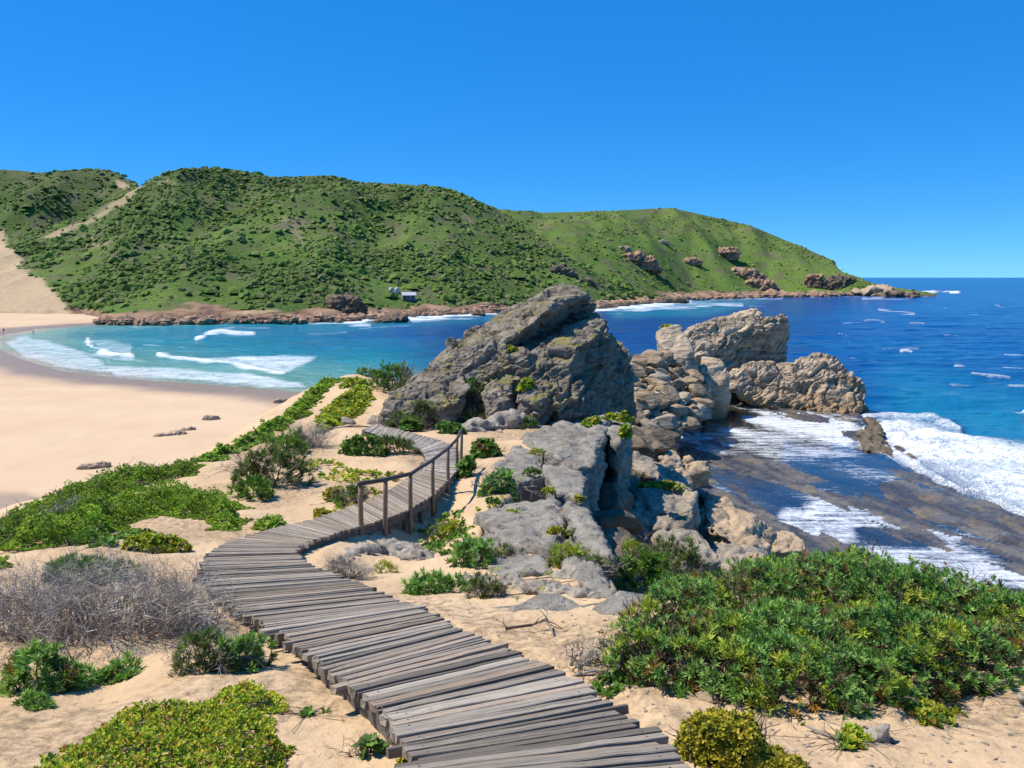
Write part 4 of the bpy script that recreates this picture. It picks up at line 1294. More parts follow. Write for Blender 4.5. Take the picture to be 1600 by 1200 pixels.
# ---- far shore
def shore_stones():
    """the innumerable stones of the red rocky shore"""
    rng = np.random.default_rng(9)
    tv, tf = ico(1)
    Vs, n = [], 0
    lines = [([(150, 499), (260, 500), (340, 497), (470, 497), (540, 495), (620, 490), (700, 486), (800, 482), (920, 478)], 1500, 4, 0.75), ([(930, 477), (1000, 470), (1080, 464), (1200, 460), (1300, 459), (1345, 457), (1430, 460)], 1500, 4.5, 1.5)]
    for pts, cnt, spread, sz in lines:
        xs, ys = zip(*pts)
        px = rng.uniform(xs[0], xs[-1], cnt)
        py = np.interp(px, xs, ys) + rng.uniform(-spread * 0.7, spread * 0.45, cnt)
        p = G(px, py, 2.0).T
        t = rng.uniform(0, 1, cnt)
        r = sz * rng.uniform(0.7, 2.3, cnt) * np.exp(0.35 * rng.normal(size=cnt))
        p[:, 2] = rng.uniform(0.1, 2.0, cnt)
        L = tv[None] * rng.uniform(0.6, 1.3, (cnt, len(tv), 1)) * (r[:, None, None] * np.array([1.2, 1.0, 0.75])) + p[:, None]
        Vs.append(L.reshape(-1, 3))
        n += cnt
    FF = (tf[None] + (np.arange(n) * len(tv))[:, None, None]).reshape(-1, 3)
    o = link('shore_rocks', mesh_from('shore_rocks', np.concatenate(Vs), FF, M['red'], False))
    o['kind'] = 'stuff'
    o['label'] = 'reddish rocks lining the far shore of the bay'
    o['category'] = 'rocks'
shore_stones()

def far_rock(name, Hd, px, py, w, h, mat, label, seed, lean=0.0, d=None):
    p = on_hill(Hd, px, py) if Hd is not None else G(px, py, 0.0)
    k = depth(p) / F
    W, Hh = w * k / 2, h * k * 0.8
    hull = []
    rng = np.random.default_rng(seed)
    for a in np.linspace(0, 6.28, 9)[:-1]:
        for lv, sc in ((-0.5, 1.0), (0.45, 0.97), (0.85, 0.7), (1.0, 0.4)):
            q = rng.uniform(0.75, 1.15)
            hull.append(p + np.array([W * sc * q * math.cos(a) + lean * lv * W, W * 0.55 * sc * q * math.sin(a), Hh * lv * rng.uniform(0.85, 1.05) + lean * math.cos(a) * Hh * 0.5 * sc]))
    o = rock(name, [hull], mat, max(0.4, W / 15), amp=W * 0.14, scale=2.6 / W, layer=Hh * 0.3, lay_amp=W * 0.17, seed=seed, smooth=1, pits=W * 0.05, block=W * 0.1, bsize=W * 0.5)
    return tag(o, label, 'rock')

far_rock('shore_crag', HA, 540, 484, 66, 30, M['dark'], 'big dark brown crag on the far shore left of the hut', 101)
far_rock('bay_reef', None, 605, 504, 62, 11, M['dark'], 'slanting dark reef running into the surf below the hut', 102, 0.3)
far_rock('bay_reef', None, 748, 494, 26, 7, M['dark'], 'small black reef in the surf left of the crag', 103)
far_rock('bay_reef', None, 1047, 474, 66, 10, M['dark'], 'brown reef in the surf right of the crag top', 104)
far_rock('hill_crag', HA, 878, 426, 44, 14, M['dark'], 'dark ledge on the near hill slope above the crag', 105, -0.2)
far_rock('hill_crag', HA, 918, 442, 26, 9, M['dark'], 'lower dark ledge on the near hill slope beside the first', 106, -0.2)
far_rock('hill_crag', HC, 1000, 413, 60, 22, M['red'], 'long red ledge low on the far hill, left of the others', 107, -0.25)
far_rock('hill_crag', HC, 975, 392, 26, 9, M['grey'], 'small grey ledge above the long red one on the far hill', 108)
far_rock('hill_crag', HC, 1036, 380, 20, 6, M['grey'], 'little grey outcrop highest on the far hill slope', 109)
far_rock('hill_crag', HC, 1088, 384, 34, 10, M['grey'], 'grey ledge beside the red cliff on the far hill', 110)
far_rock('hill_crag', HC, 1132, 400, 48, 18, M['red'], 'red cliff with vertical cracks on the far hill', 111)
far_rock('hill_crag', HC, 1080, 412, 32, 11, M['red'], 'small red outcrop below the grey ledge on the far hill', 112)
far_rock('hill_crag', HC, 1172, 436, 66, 20, M['red'], 'sloping red rock face above the far shore', 113, -0.3)
far_rock('hill_crag', HC, 1190, 450, 60, 16, M['red'], 'red rock apron at the waterline below the sloping face', 114, -0.2)
far_rock('hill_crag', HC, 1275, 447, 42, 24, M['red'], 'red rock pile beside the dark cave of the point', 115)
far_rock('hill_crag', HC, 1312, 447, 50, 20, M['dark'], 'dark hollowed cliff at the base of the point', 116)
far_rock('hill_crag', HC, 1297, 414, 16, 10, M['dark'], 'dark knob on the ridge above the point', 117)
far_rock('point_rock', None, 1370, 462, 80, 16, M['stack'], 'pale low rock ledge running out from the point', 118)
far_rock('point_rock', None, 1405, 464, 60, 10, M['dark'], 'brown outer ledge at the tip of the point', 119)

# ---- ledges in the beach and stones in the sand
for px, py, w, h, lb in [(145, 731, 50, 10, 'brown ledge breaking through the beach near the wet hollow'), (262, 680, 50, 5, 'thin brown rock strip in the middle of the beach'), (330, 655, 24, 6, 'short brown ledge beyond the thin strip on the beach'), (438, 628, 26, 6, 'brown ledge on the beach where the dune meets the water'), (285, 672, 40, 4, 'thin brown rock strip touching the first on the beach')]:
    a = G(px, py, 1.5)
    a = G(px, py, beach_z(a[0], a[1]))
    k = depth(a) / F
    W = w * k / 2
    hull = []
    rng = np.random.default_rng(px)
    for an in np.linspace(0, 6.28, 10)[:-1]:
        for lv, sc in ((-1.2, 1.1), (0.5, 0.85), (0.9, 0.5)):
            x = W * sc * math.cos(an) * rng.uniform(0.8, 1.1)
            hull.append(a + np.array([x, W * 0.5 * sc * math.sin(an) * rng.uniform(0.7, 1.1) + 0.55 * x, h * k * lv * 0.8]))
    tag(rock('beach_ledge', [hull], M['tan'], 0.09, amp=0.18, scale=0.7, layer=0.3, lay_amp=0.2, seed=px), lb, 'rock')

def pocked(px, py, w, h, label, seed, extra=()):
    """a low, sharply weathered limestone ridge lying in the sand"""
    hs = []
    rng = np.random.default_rng(seed)
    allp = sorted([(px, py, w, h)] + list(extra))
    for u, v in zip(allp[:-1], allp[1:]):
        br = []
        for qx, qy, ww, hh in (u, v):
            a = S(qx, qy)
            k = depth(a) / F
            for dx in (-1, 1):
                for dy in (-1, 1):
                    for z in (-0.5, 0.45):
                        br.append(a + np.array([dx * ww * k * 0.2, dy * ww * k * 0.12, z * hh * k]))
        hs.append(br)
    for qx, qy, ww, hh in [(px, py, w, h)] + list(extra):
        a = S(qx, qy)
        k = depth(a) / F
        pts = []
        for an in np.linspace(0, 6.28, 9)[:-1]:
            for lv, sc in ((-0.5, 1.0), (0.55, 0.9), (1.0, 0.5)):
                pts.append(a + np.array([ww * k / 2 * sc * math.cos(an) * rng.uniform(0.75, 1.1), ww * k * 0.32 * sc * math.sin(an) * rng.uniform(0.75, 1.1), hh * k * lv * rng.uniform(0.8, 1.1)]))
        hs.append(pts)
    dd = depth(S(px, py))
    o = rock('limestone_ridge', hs, M['pock'], dd * 0.003, amp=0.05 * dd / 9, scale=9.0 / dd * 2.4, layer=0.12, lay_amp=0.03, seed=seed, pits=0.075 * dd / 9, smooth=1)
    return tag(o, label, 'rock')

pocked(615, 868, 120, 20, 'pitted grey limestone ridge in the crook of the boardwalk', 131, [(560, 862, 70, 12), (655, 876, 60, 20), (530, 880, 50, 10)])
pocked(795, 668, 90, 24, 'jagged pitted limestone ridge behind the far handrail post', 132, [(745, 672, 60, 14), (822, 668, 30, 18), (712, 676, 40, 12)])
pocked(850, 925, 90, 20, 'pitted limestone at the dune edge left of the big green bush', 133, [(800, 915, 60, 16), (925, 935, 90, 16), (960, 940, 30, 10), (740, 905, 50, 8)])
pocked(890, 905, 70, 16, 'small pitted limestone patch just above the other on the dune edge', 134)
pocked(1372, 1160, 56, 30, 'grey pitted stone lying on the sand beside the yellow bush', 135, [(1350, 1150, 30, 22), (1395, 1165, 25, 18)])
pocked(1598, 1105, 24, 26, 'grey stone at the right edge of the sand', 136)
for px, py, w, mat, lb in [(1405, 1122, 48, CH_TAN, 'cream stone behind the grey pitted stone'), (1105, 1090, 36, CH_TAN, 'cream stone half buried below the big green bush'), (678, 650, 30, CH_GREY, 'flat grey stone on the sand past the end of the boardwalk'), (588, 660, 36, CH_GREY, 'upright grey stone where the boardwalk ends'), (545, 660, 32, CH_GREY, 'grey stone left of the boardwalk end'), (700, 645, 14, CH_TAN, 'small brown stone on the far sand patch'), (655, 707, 26, CH_TAN, 'tan stone under the inner bend of the far boardwalk'), (860, 612, 22, CH_GREY, 'grey boulder among the lime plants below the crag'), (884, 622, 20, CH_GREY, 'grey boulder right of the lime plants below the crag'), (780, 675, 20, CH_TAN, 'tan stone beside the jagged limestone ridge')]:
    a = S(px, py)
    k = depth(a) / F
    put(rr.choice(mat), 'loose_stone', a, w * k / 2, lb, None, 0.7, rr, 0.6, 'stone')

# ------------------------------------------------------------------ boardwalk
def deck_pt(px, py):
    return S0(px, py)

def resample(pts, n):
    pts = np.asarray(pts)
    d = np.concatenate([[0], np.cumsum(np.linalg.norm(np.diff(pts, axis=0), axis=1))])
    t = np.linspace(0, 1, 2001) * (len(pts) - 1)
    # smooth curve through the points (Catmull-Rom by index, so that both edges stay paired)
    out = []
    for q in t:
        i = min(int(q), len(pts) - 2)
        f = q - i
        p0, p1, p2, p3 = pts[max(i - 1, 0)], pts[i], pts[i + 1], pts[min(i + 2, len(pts) - 1)]
        out.append(0.5 * ((2 * p1) + (-p0 + p2) * f + (2 * p0 - 5 * p1 + 4 * p2 - p3) * f * f + (-p0 + 3 * p1 - 3 * p2 + p3) * f ** 3))
    return np.array(out)

EL = resample([deck_pt(*q) for q in edgeL], 0)
ER = resample([deck_pt(*q) for q in edgeR], 0)
mid = 0.5 * (EL + ER)
outer = np.maximum(np.linalg.norm(np.diff(EL, axis=0), axis=1), np.linalg.norm(np.diff(ER, axis=0), axis=1))
arc = np.concatenate([[0], np.cumsum(0.5 * outer + 0.5 * np.linalg.norm(np.diff(mid, axis=0), axis=1))])
total = arc[-1]

def plank_variants():
    out = []
    rng = np.random.default_rng(77)
    for k in range(10):
        nx = 9
        xs = np.linspace(-0.5, 0.5, nx)
        ring = np.array([(-0.5, -0.5), (0.5, -0.5), (0.5, 0.42), (0.455, 0.5), (-0.455, 0.5), (-0.5, 0.42)])
        V = []
        for i, x in enumerate(xs):
            w = 1 + 0.07 * rng.normal() * 0.6
            off = 0.06 * rng.normal() * 0.6
            top = 0.04 * rng.normal() * 0.5
            for yy, zz in ring:
                V.append((x + 0.004 * rng.normal() * (i in (0, nx - 1)), yy * w + off, zz + (top if zz > 0 else 0)))
        Fq = []
        m = len(ring)
        for i in range(nx - 1):
            for j in range(m):
                Fq.append((i * m + j, i * m + (j + 1) % m, (i + 1) * m + (j + 1) % m, (i + 1) * m + j))
        caps = np.array([[m - 1 - j for j in range(m)], [(nx - 1) * m + j for j in range(m)]])
        out.append(mesh_from('plank', np.array(V), [np.array(Fq)[:, ::-1], caps[:, ::-1]], M['wood'], False))
    return out

PLK = plank_variants()
PLK_F = np.array([(i * 6 + j, i * 6 + (j + 1) % 6, (i + 1) * 6 + (j + 1) % 6, (i + 1) * 6 + j) for i in range(8) for j in range(6)])[:, ::-1]
walk = empty('boardwalk', mid[0] - np.array([0, 0, 0.1]), 'grey weathered plank boardwalk winding down the sandy dune', 'boardwalk')
wl0 = np.array(walk.location)

def child(name, me, parent, loc, rot=None, scale=None):
    o = link(name, me, parent)
    o.location = [float(a - b) for a, b in zip(loc, parent.location)]
    if rot is not None:
        o.rotation_euler = rot
    if scale is not None:
        o.scale = [float(v) for v in scale]
    return o

rp = random.Random(3)
pos = 0.0
npl = 0
far_V, far_F = [], []
while pos < total - 0.05:
    w = rp.choice([0.04, 0.05, 0.065, 0.075, 0.085, 0.095, 0.11])
    f = np.interp(pos + w / 2, arc, np.arange(len(arc)))
    i = int(f)
    a, b = EL[i].copy(), ER[i].copy()
    v = b - a
    L = np.linalg.norm(v)
    ext = (rp.uniform(-0.03, 0.05), rp.uniform(-0.03, 0.05))
    if rp.random() < 0.05:
        ext = (0.10, 0.08)
    a -= v / L * ext[0]
    b += v / L * ext[1]
    L2 = np.linalg.norm(b - a)
    c = 0.5 * (a + b)
    th = rp.choice([0.045, 0.05, 0.06])
    i2, i1 = min(i + 6, len(mid) - 1), max(i - 6, 0)
    # board spacing measured square to the board, so that slanted boards do not overlap
    tx = mid[i2] - mid[i1]
    ex = v / L
    side = np.cross(np.array([0, 0, 1.0]), ex)
    side /= np.linalg.norm(side)
    tl = np.linalg.norm(tx) + 1e-9
    fit = max(0.028, w * abs(tx @ side) / tl * 1.0 - 0.016)
    ey = tx - (tx @ ex) * ex
    ey /= np.linalg.norm(ey) + 1e-9
    if ey @ side < 0:
        ey = -ey
    ez = np.cross(ex, ey)
    rot = Matrix(((ex[0], ey[0], ez[0]), (ex[1], ey[1], ez[1]), (ex[2], ey[2], ez[2]))).to_euler()
    rot = (rot[0] + rp.uniform(-0.035, 0.035), rot[1] + rp.uniform(-0.008, 0.008), rot[2] + rp.uniform(-0.012, 0.012))
    ctr = c + np.array([0, 0, -th / 2 + rp.uniform(-0.008, 0.010)])
    me_ = rp.choice(PLK)
    if npl < 296:
        child('plank', me_, walk, ctr, rot, (L2, fit, th))
    else:
        vv = np.zeros(len(me_.vertices) * 3)
        me_.vertices.foreach_get('co', vv)
        Rm = np.array(Matrix.Identity(3)) if False else np.array(__import__('mathutils').Euler(rot).to_matrix())
        vv = (vv.reshape(-1, 3) * np.array([L2, fit, th])) @ Rm.T + ctr - wl0
        base_i = sum(len(q) for q in far_V)
        far_V.append(vv)
        far_F.append(PLK_F + base_i)
    pos += w
    npl += 1
if far_V:
    o = link('far_planks', mesh_from('far_planks', np.concatenate(far_V), np.concatenate(far_F), M['wood_far'], False), walk)
    o['kind'] = 'stuff'
print('PLANKS', npl, 'LENGTH', total)

def pole(a, b, r0, r1, name, mat, parent, sides=10, wob=0.004, n=6):
    a, b = np.array(a, float), np.array(b, float)
    d = (b - a) / np.linalg.norm(b - a)
    ref = np.array([0, 0, 1.0]) if abs(d[2]) < 0.9 else np.array([1.0, 0, 0])
    u = np.cross(d, ref)
    u /= np.linalg.norm(u)
    v = np.cross(d, u)
    V = []
    for i in range(n):
        t = i / (n - 1)
        c = a + (b - a) * t + wob * np.array([rp.gauss(0, 1), rp.gauss(0, 1), 0])
        r = r0 + (r1 - r0) * t
        for k in range(sides):
            an = 2 * math.pi * k / sides
            V.append(c + r * (math.cos(an) * u + math.sin(an) * v))
    Fq = [(i * sides + k, i * sides + (k + 1) % sides, (i + 1) * sides + (k + 1) % sides, (i + 1) * sides + k) for i in range(n - 1) for k in range(sides)]
    cap = [[k for k in range(sides)][::-1], [(n - 1) * sides + k for k in range(sides)]]
    V = np.array(V) - np.array(parent.location)
    return link(name, mesh_from(name, V, [np.array(Fq)[:, ::-1], np.array(cap)[:, ::-1]], mat, True), parent)

def edge_beam(E, Eo, i0, i1, name):
    """side beam under the planks' ends"""
    idx = np.linspace(i0, i1, 24).astype(int)
    inn = Eo[idx] - E[idx]
    inn /= np.linalg.norm(inn, axis=1)[:, None]
    c = E[idx] + inn * 0.07 - np.array([0, 0, 0.065])
    V = []
    for k in range(len(idx)):
        for s, z in ((-0.03, 0), (0.03, 0), (0.03, -0.16), (-0.03, -0.16)):
            V.append(c[k] + inn[k] * s + np.array([0, 0, z]))
    n = len(idx)
    Fq = [(i * 4 + k, i * 4 + (k + 1) % 4, (i + 1) * 4 + (k + 1) % 4, (i + 1) * 4 + k) for i in range(n - 1) for k in range(4)]
    return link(name, mesh_from(name, np.array(V) - wl0, [np.array(Fq), np.array([[0, 1, 2, 3], [(n - 1) * 4 + q for q in range(4)]])], M['beam'], False), walk)

for k in range(5):
    a_, b_ = int(k * 400), int(min((k + 1) * 400, 2000))
    edge_beam(EL, ER, a_, b_, 'side_beam')
    edge_beam(ER, EL, a_, b_, 'side_beam')
# short legs that carry the raised stretch
for k in range(30, 2000, 55):
    for E, O in ((EL, ER), (ER, EL)):
        inn = (O[k] - E[k]) / np.linalg.norm(O[k] - E[k])
        t = E[k] + inn * 0.10 - np.array([0, 0, 0.08])
        g = float(dune_z(np.array([t[0]]), np.array([t[1]]))[0]) - 0.15
        if t[2] - g > 0.22:
            pole((t[0], t[1], g), t, 0.055, 0.055, 'support_post', M['beam'], walk, 8)

# handrail on the outer side of the bend
rail_px = [(563, 820, 757), (602, 811, 751), (641, 795, 742), (676, 772, 720), (700, 749, 702), (714, 731, 687), (721, 722, 674)]
hr = []
for px, py, pt in rail_px:
    g = deck_pt(px, py + 1)
    top = P(px, pt, g[1])
    hr.append((g, top))
railing = empty('handrail', hr[0][0], 'brown timber handrail on round posts along the raised boardwalk', 'handrail')
for g, t in hr:
    pole(g - np.array([0, 0, 0.55]), t, 0.052, 0.047, 'post', M['post'], railing, 10)
tops = np.array([t for g, t in hr])
for k in range(len(tops) - 1):
    a, b = tops[k], tops[k + 1]
    d = (b - a) / np.linalg.norm(b - a)
    pole(a - d * 0.06 + np.array([0, 0, 0.02 + 0.004 * (k % 2)]), b + d * 0.06 + np.array([0, 0, 0.02 + 0.004 * (k % 2)]), 0.047, 0.044, 'rail', M['rail'], railing, 10, 0.006)

# ------------------------------------------------------------------ plants
def leaf_tmpl(n, length, width, spread, rng, curl=0.15, fold=True):
    """a sprig: n pointed leaves fanning round +Z"""
    V, Fq, sh = [], [], []
    for k in range(n):
        az = 2.4 * k + rng.uniform(-0.3, 0.3)
        el = math.radians(rng.uniform(*spread))
        L = length * rng.uniform(0.75, 1.15)
        d = np.array([math.cos(az) * math.cos(el), math.sin(az) * math.cos(el), math.sin(el)])
        s = np.array([-math.sin(az), math.cos(az), 0])
        up = np.cross(s, d)
        b0 = np.array([0, 0, length * 0.35 * k / n])
        i = len(V)
        V += [b0, b0 + d * L * 0.5 + s * width / 2 + up * curl * L * 0.2, b0 + d * L - up * 0 + np.array([0, 0, -curl * L * 0.4]), b0 + d * L * 0.5 - s * width / 2 + up * curl * L * 0.2]
        Fq.append((i, i + 1, i + 2, i + 3))
        sh += [0.0, 0.6, 1.0, 0.6]
    return np.array(V), np.array(Fq), np.array(sh)

_r = np.random.default_rng(5)
TM = {
    'needle': leaf_tmpl(22, 1.0, 0.19, (15, 80), _r),
    'fine': leaf_tmpl(14, 1.0, 0.2, (15, 80), _r),
    'heath': leaf_tmpl(16, 1.0, 0.15, (20, 85), _r, 0.05),
    'juicy': leaf_tmpl(9, 1.0, 0.55, (10, 75), _r, 0.3),
    'tiny': leaf_tmpl(5, 1.0, 0.62, (15, 75), _r, 0.3),
    'broad': leaf_tmpl(6, 1.0, 0.75, (5, 60), _r, 0.2),
    'grass': leaf_tmpl(8, 1.0, 0.09, (35, 88), _r, 0.3),
}

def rot_to(D, rng):
    """rotation matrices taking +Z to the rows of D with a random spin"""
    D = D / (np.linalg.norm(D, axis=1)[:, None] + 1e-9)
    ref = np.where(np.abs(D[:, 2:3]) < 0.95, np.array([[0, 0, 1.0]]), np.array([[1.0, 0, 0]]))
    U = np.cross(ref, D)
    U /= np.linalg.norm(U, axis=1)[:, None]
    W = np.cross(D, U)
    a = rng.uniform(0, 6.28, len(D))[:, None]
    U2 = U * np.cos(a) + W * np.sin(a)
    W2 = -U * np.sin(a) + W * np.cos(a)
    return np.stack([U2, W2, D], -1)

def sprigs(kind, pos, D, size, cols, rng, tipcol=None):
    tv, tf, sh = TM[kind]
    n = len(pos)
    R = rot_to(D, rng)
    V = np.einsum('nij,kj->nki', R, tv) * size[:, None, None] + pos[:, None]
    Fq = (tf[None] + (np.arange(n) * len(tv))[:, None, None]).reshape(-1, 4)
    C = np.repeat(cols, len(tv), 0)
    C = C * (1 + 0.18 * (np.tile(sh, n) - 0.6))[:, None] * rng.uniform(0.85, 1.15, (n * len(tv) // 4, 1)).repeat(4, 0)
    return V.reshape(-1, 3), Fq, C

def pick(cols, w, n, rng):
    c = np.array(cols)
    return c[rng.choice(len(c), n, p=np.array(w) / sum(w))] * rng.uniform(0.8, 1.2, (n, 1))

PAL = {
    'bluegreen': ([(0.16, 0.32, 0.065), (0.24, 0.41, 0.09), (0.10, 0.22, 0.05), (0.32, 0.46, 0.12)], (4, 4, 2, 1)),
    'green': ([(0.095, 0.20, 0.028), (0.15, 0.28, 0.038), (0.06, 0.14, 0.022), (0.22, 0.33, 0.045)], (4, 4, 2, 1)),
    'lime': ([(0.40, 0.45, 0.035), (0.28, 0.40, 0.03), (0.50, 0.45, 0.045), (0.11, 0.20, 0.025), (0.42, 0.31, 0.05)], (4, 4, 2, 2, 1)),
    'yellow': ([(0.42, 0.36, 0.03), (0.33, 0.31, 0.03), (0.22, 0.23, 0.022), (0.50, 0.40, 0.05)], (4, 4, 2, 1)),
    'heath': ([(0.12, 0.19, 0.045), (0.17, 0.20, 0.065), (0.23, 0.19, 0.11), (0.08, 0.13, 0.035)], (4, 3, 2, 2)),
    'mat': ([(0.18, 0.31, 0.03), (0.27, 0.40, 0.04), (0.10, 0.195, 0.022), (0.37, 0.46, 0.055)], (4, 4, 2, 1)),
    'red': ([(0.38, 0.09, 0.035), (0.33, 0.16, 0.05), (0.22, 0.2, 0.04)], (4, 2, 1)),
}
BROWN = [(0.26, 0.16, 0.05), (0.36, 0.21, 0.045), (0.16, 0.11, 0.06)]
GREYT = [(0.38, 0.33, 0.275), (0.27, 0.22, 0.175), (0.50, 0.45, 0.385), (0.16, 0.115, 0.085)]

def twig_segs(n, W, D_, Hh, rng, lean=(0, 0), wild=0.3, r0=0.012, levels=3, split=3):
    """branching twigs growing from the ground inside an ellipse"""
    a = rng.uniform(0, 6.28, n)
    q = np.sqrt(rng.uniform(0, 1, n)) * 0.65
    p = np.stack([q * W * np.cos(a), q * D_ * np.sin(a), np.zeros(n)], -1)
    d = np.stack([np.cos(a) * q * 1.1 * W / max(Hh, 0.05) + lean[0], np.sin(a) * q * 1.1 * D_ / max(Hh, 0.05) + lean[1], np.ones(n)], -1) + rng.normal(size=(n, 3)) * wild
    d /= np.linalg.norm(d, axis=1)[:, None]
    L = Hh * rng.uniform(0.35, 0.6, n)
    r = r0 * rng.uniform(0.7, 1.3, n)
    out = []
    for lv in range(levels):
        for s in range(2):
            e = p + d * L[:, None] * 0.5
            e[:, 2] = np.maximum(e[:, 2], 0.01)
            out.append(np.concatenate([p, e, r[:, None], (r * 0.8)[:, None]], 1))
            p = e
            d = d + rng.normal(size=d.shape) * wild * 0.7
            d /= np.linalg.norm(d, axis=1)[:, None]
            r = r * 0.8
        if lv < levels - 1:
            p = np.repeat(p, split, 0)
            d = np.repeat(d, split, 0) + rng.normal(size=(len(p), 3)) * wild * 2.0
            d /= np.linalg.norm(d, axis=1)[:, None]
            L = np.repeat(L, split) * rng.uniform(0.5, 0.85, len(p))
            r = np.repeat(r, split) * 0.8
    return np.concatenate(out)

def lobes(W, D_, Hh, k, rng):
    out = [(0, 0, 0.0, W * 0.66, D_ * 0.66, Hh * 0.78)]
    for _ in range(k):
        a = rng.uniform(0, 6.28)
        q = rng.uniform(0.35, 0.75)
        s = rng.uniform(0.28, 0.55)
        out.append((W * q * math.cos(a), D_ * q * math.sin(a), 0, W * s, D_ * s, Hh * rng.uniform(0.45, 1.08) * (1 - 0.3 * q)))
    return out

def shell(lb, n, rng, inner=0.8):
    """points on the outer shell of a group of domes, with outward directions"""
    w = np.array([l[3] * l[4] for l in lb])
    i = rng.choice(len(lb), n * 2, p=w / w.sum())
    L = np.array(lb)[i]
    u = rng.normal(size=(n * 2, 3))
    u[:, 2] = np.abs(u[:, 2]) * 0.9
    u /= np.linalg.norm(u, axis=1)[:, None]
    r = rng.uniform(inner, 1.02, (n * 2, 1))
    p = L[:, :3] + u * r * L[:, 3:6]
    p *= 1 + 0.10 * fbm(p * 2.5 / max(lb[0][3], 0.2) + 7, 3)[:, None]
    # drop points buried in another dome
    bur = np.zeros(len(p), bool)
    for l in lb:
        e = ((p - np.array(l[:3])) / np.array(l[3:6]))
        bur |= (e ** 2).sum(1) < 0.55
    k = np.where(~bur)[0][:n]
    d = u[k] / L[k][:, 3:6] * L[k][:, 5:6]
    d = d / np.linalg.norm(d, axis=1)[:, None]
    return p[k], d

def bush(name, px, py, wpx, hpx, kind, pal, label, cat='bush', group=None, dep=0.6, n=None, size=None, brown=0.0, dead=0.0, nl=6, seed=None, at=None, up=0.5, mat='leaf'):
    """a shrub standing at a pixel: foliage and stems as parts"""
    rng = np.random.default_rng(seed if seed is not None else int(px * 7 + py))
    b = S(px, py) if at is None else np.array(at)
    k = depth(b) / F
    W, Hh = wpx * k / 2, hpx * k
    D_ = W * dep
    b = b + np.array([0, D_ * 0.55, 0])
    b[2] = float(dune_z(np.array([b[0]]), np.array([b[1]]))[0]) - 0.03 if at is None else b[2]
    size = size if size else max(0.045, 0.0085 * depth(b))
    n = n if n else int(np.clip(5.0 * (W * D_ + Hh * (W + D_)) / size ** 2 * 0.6, 40, 1000))
    lb = lobes(W, D_, Hh, nl, rng)
    p, d = shell(lb, n, rng, 0.78)
    n = len(p)
    d = d * (1 - up) + np.array([0, 0, 1.0]) * up + rng.normal(size=(n, 3)) * 0.25
    # ground under a shrub on a slope
    gz = dune_z(b[0] + p[:, 0], b[1] + p[:, 1], False) - dune_z(np.array([b[0]]), np.array([b[1]]), False) if at is None else 0.0
    gz = np.clip(gz, -0.5 * Hh - 0.3, 0.5 * Hh + 0.3) if at is None else 0.0
    p[:, 2] += gz
    cols = pick(*PAL[pal], n, rng)
    if brown > 0:
        f = fbm(p * 2.2 / max(W, 0.3) + 3, 3)
        m = (f > 0.32 - brown) & (rng.uniform(0, 1, n) < 0.6)
        cols[m] = pick(BROWN, (1, 1, 1), m.sum(), rng)
        keepm = ~((f > 0.45 - brown * 0.5) & (rng.uniform(0, 1, n) < 0.55))
        p, d, cols = p[keepm], d[keepm], cols[keepm]
        n = len(p)
    V, Fq, C = sprigs(kind, p, d, size * rng.uniform(0.7, 1.3, n), cols, rng)
    root = empty(name, b, label, cat, group)
    link('foliage', mesh_from('foliage', V, Fq, M[mat], False, C), root)
    ns = int(np.clip(n * 0.05, 10, 90))
    sg = twig_segs(ns, W * 0.95, D_ * 0.95, Hh * 0.8, rng, r0=max(0.006, 0.02 * Hh), levels=2)
    TV, TF = tubes(sg, 3)
    TC = np.repeat(pick([(0.10, 0.075, 0.05), (0.15, 0.115, 0.08)], (1, 1), len(sg), rng), 6, 0)
    link('stems', mesh_from('stems', TV, TF, M['twig'], False, TC), root)['kind'] = 'stuff'
    if dead > 0:
        sg = twig_segs(int(24 * dead + 7), W * 1.0, D_ * 1.0, Hh * 0.95, rng, r0=max(0.004, 0.0005 * depth(b)), wild=0.4, levels=3, split=4)
        TV, TF = tubes(sg, 3)
        TC = np.repeat(pick(GREYT, (3, 3, 2, 2), len(sg), rng), 6, 0)
        link('dead_twigs', mesh_from('dead_twigs', TV, TF, M['twig'], False, TC), root)['kind'] = 'stuff'
    return root

def dead_bush(name, px, py, wpx, hpx, label, stems=140, dep=0.6, seed=1, green=None, r0=0.006, levels=4, wild=0.38, lean=(0.2, 0)):
    rng = np.random.default_rng(seed)
    b = S(px, py)
    k = depth(b) / F
    W, Hh = wpx * k / 2, hpx * k
    b = b + np.array([0, W * dep * 0.6, 0])
    b[2] = float(dune_z(np.array([b[0]]), np.array([b[1]]))[0]) - 0.02
    root = empty(name, b, label, 'dead bush')
    sg = twig_segs(int(stems * 0.72), W, W * dep, Hh, rng, lean, wild, r0 * 1.1, levels)
    for c in (0, 3):
        sg[:, c + 2] += np.clip(dune_z(b[0] + sg[:, c], b[1] + sg[:, c + 1], False) - dune_z(np.array([b[0]]), np.array([b[1]]), False), -0.8, 0.8)
    TV, TF = tubes(sg, 3)
    tone = 0.5 + fbm(sg[:, :3] * 1.8, 2)
    cc = pick(GREYT, (3, 2, 3, 1), len(sg), rng)
    cc = cc * (0.75 + 0.5 * np.clip(tone, 0, 1))[:, None]
    link('twigs', mesh_from('twigs', TV, TF, M['twig'], False, np.repeat(cc, 6, 0)), root)
    return root

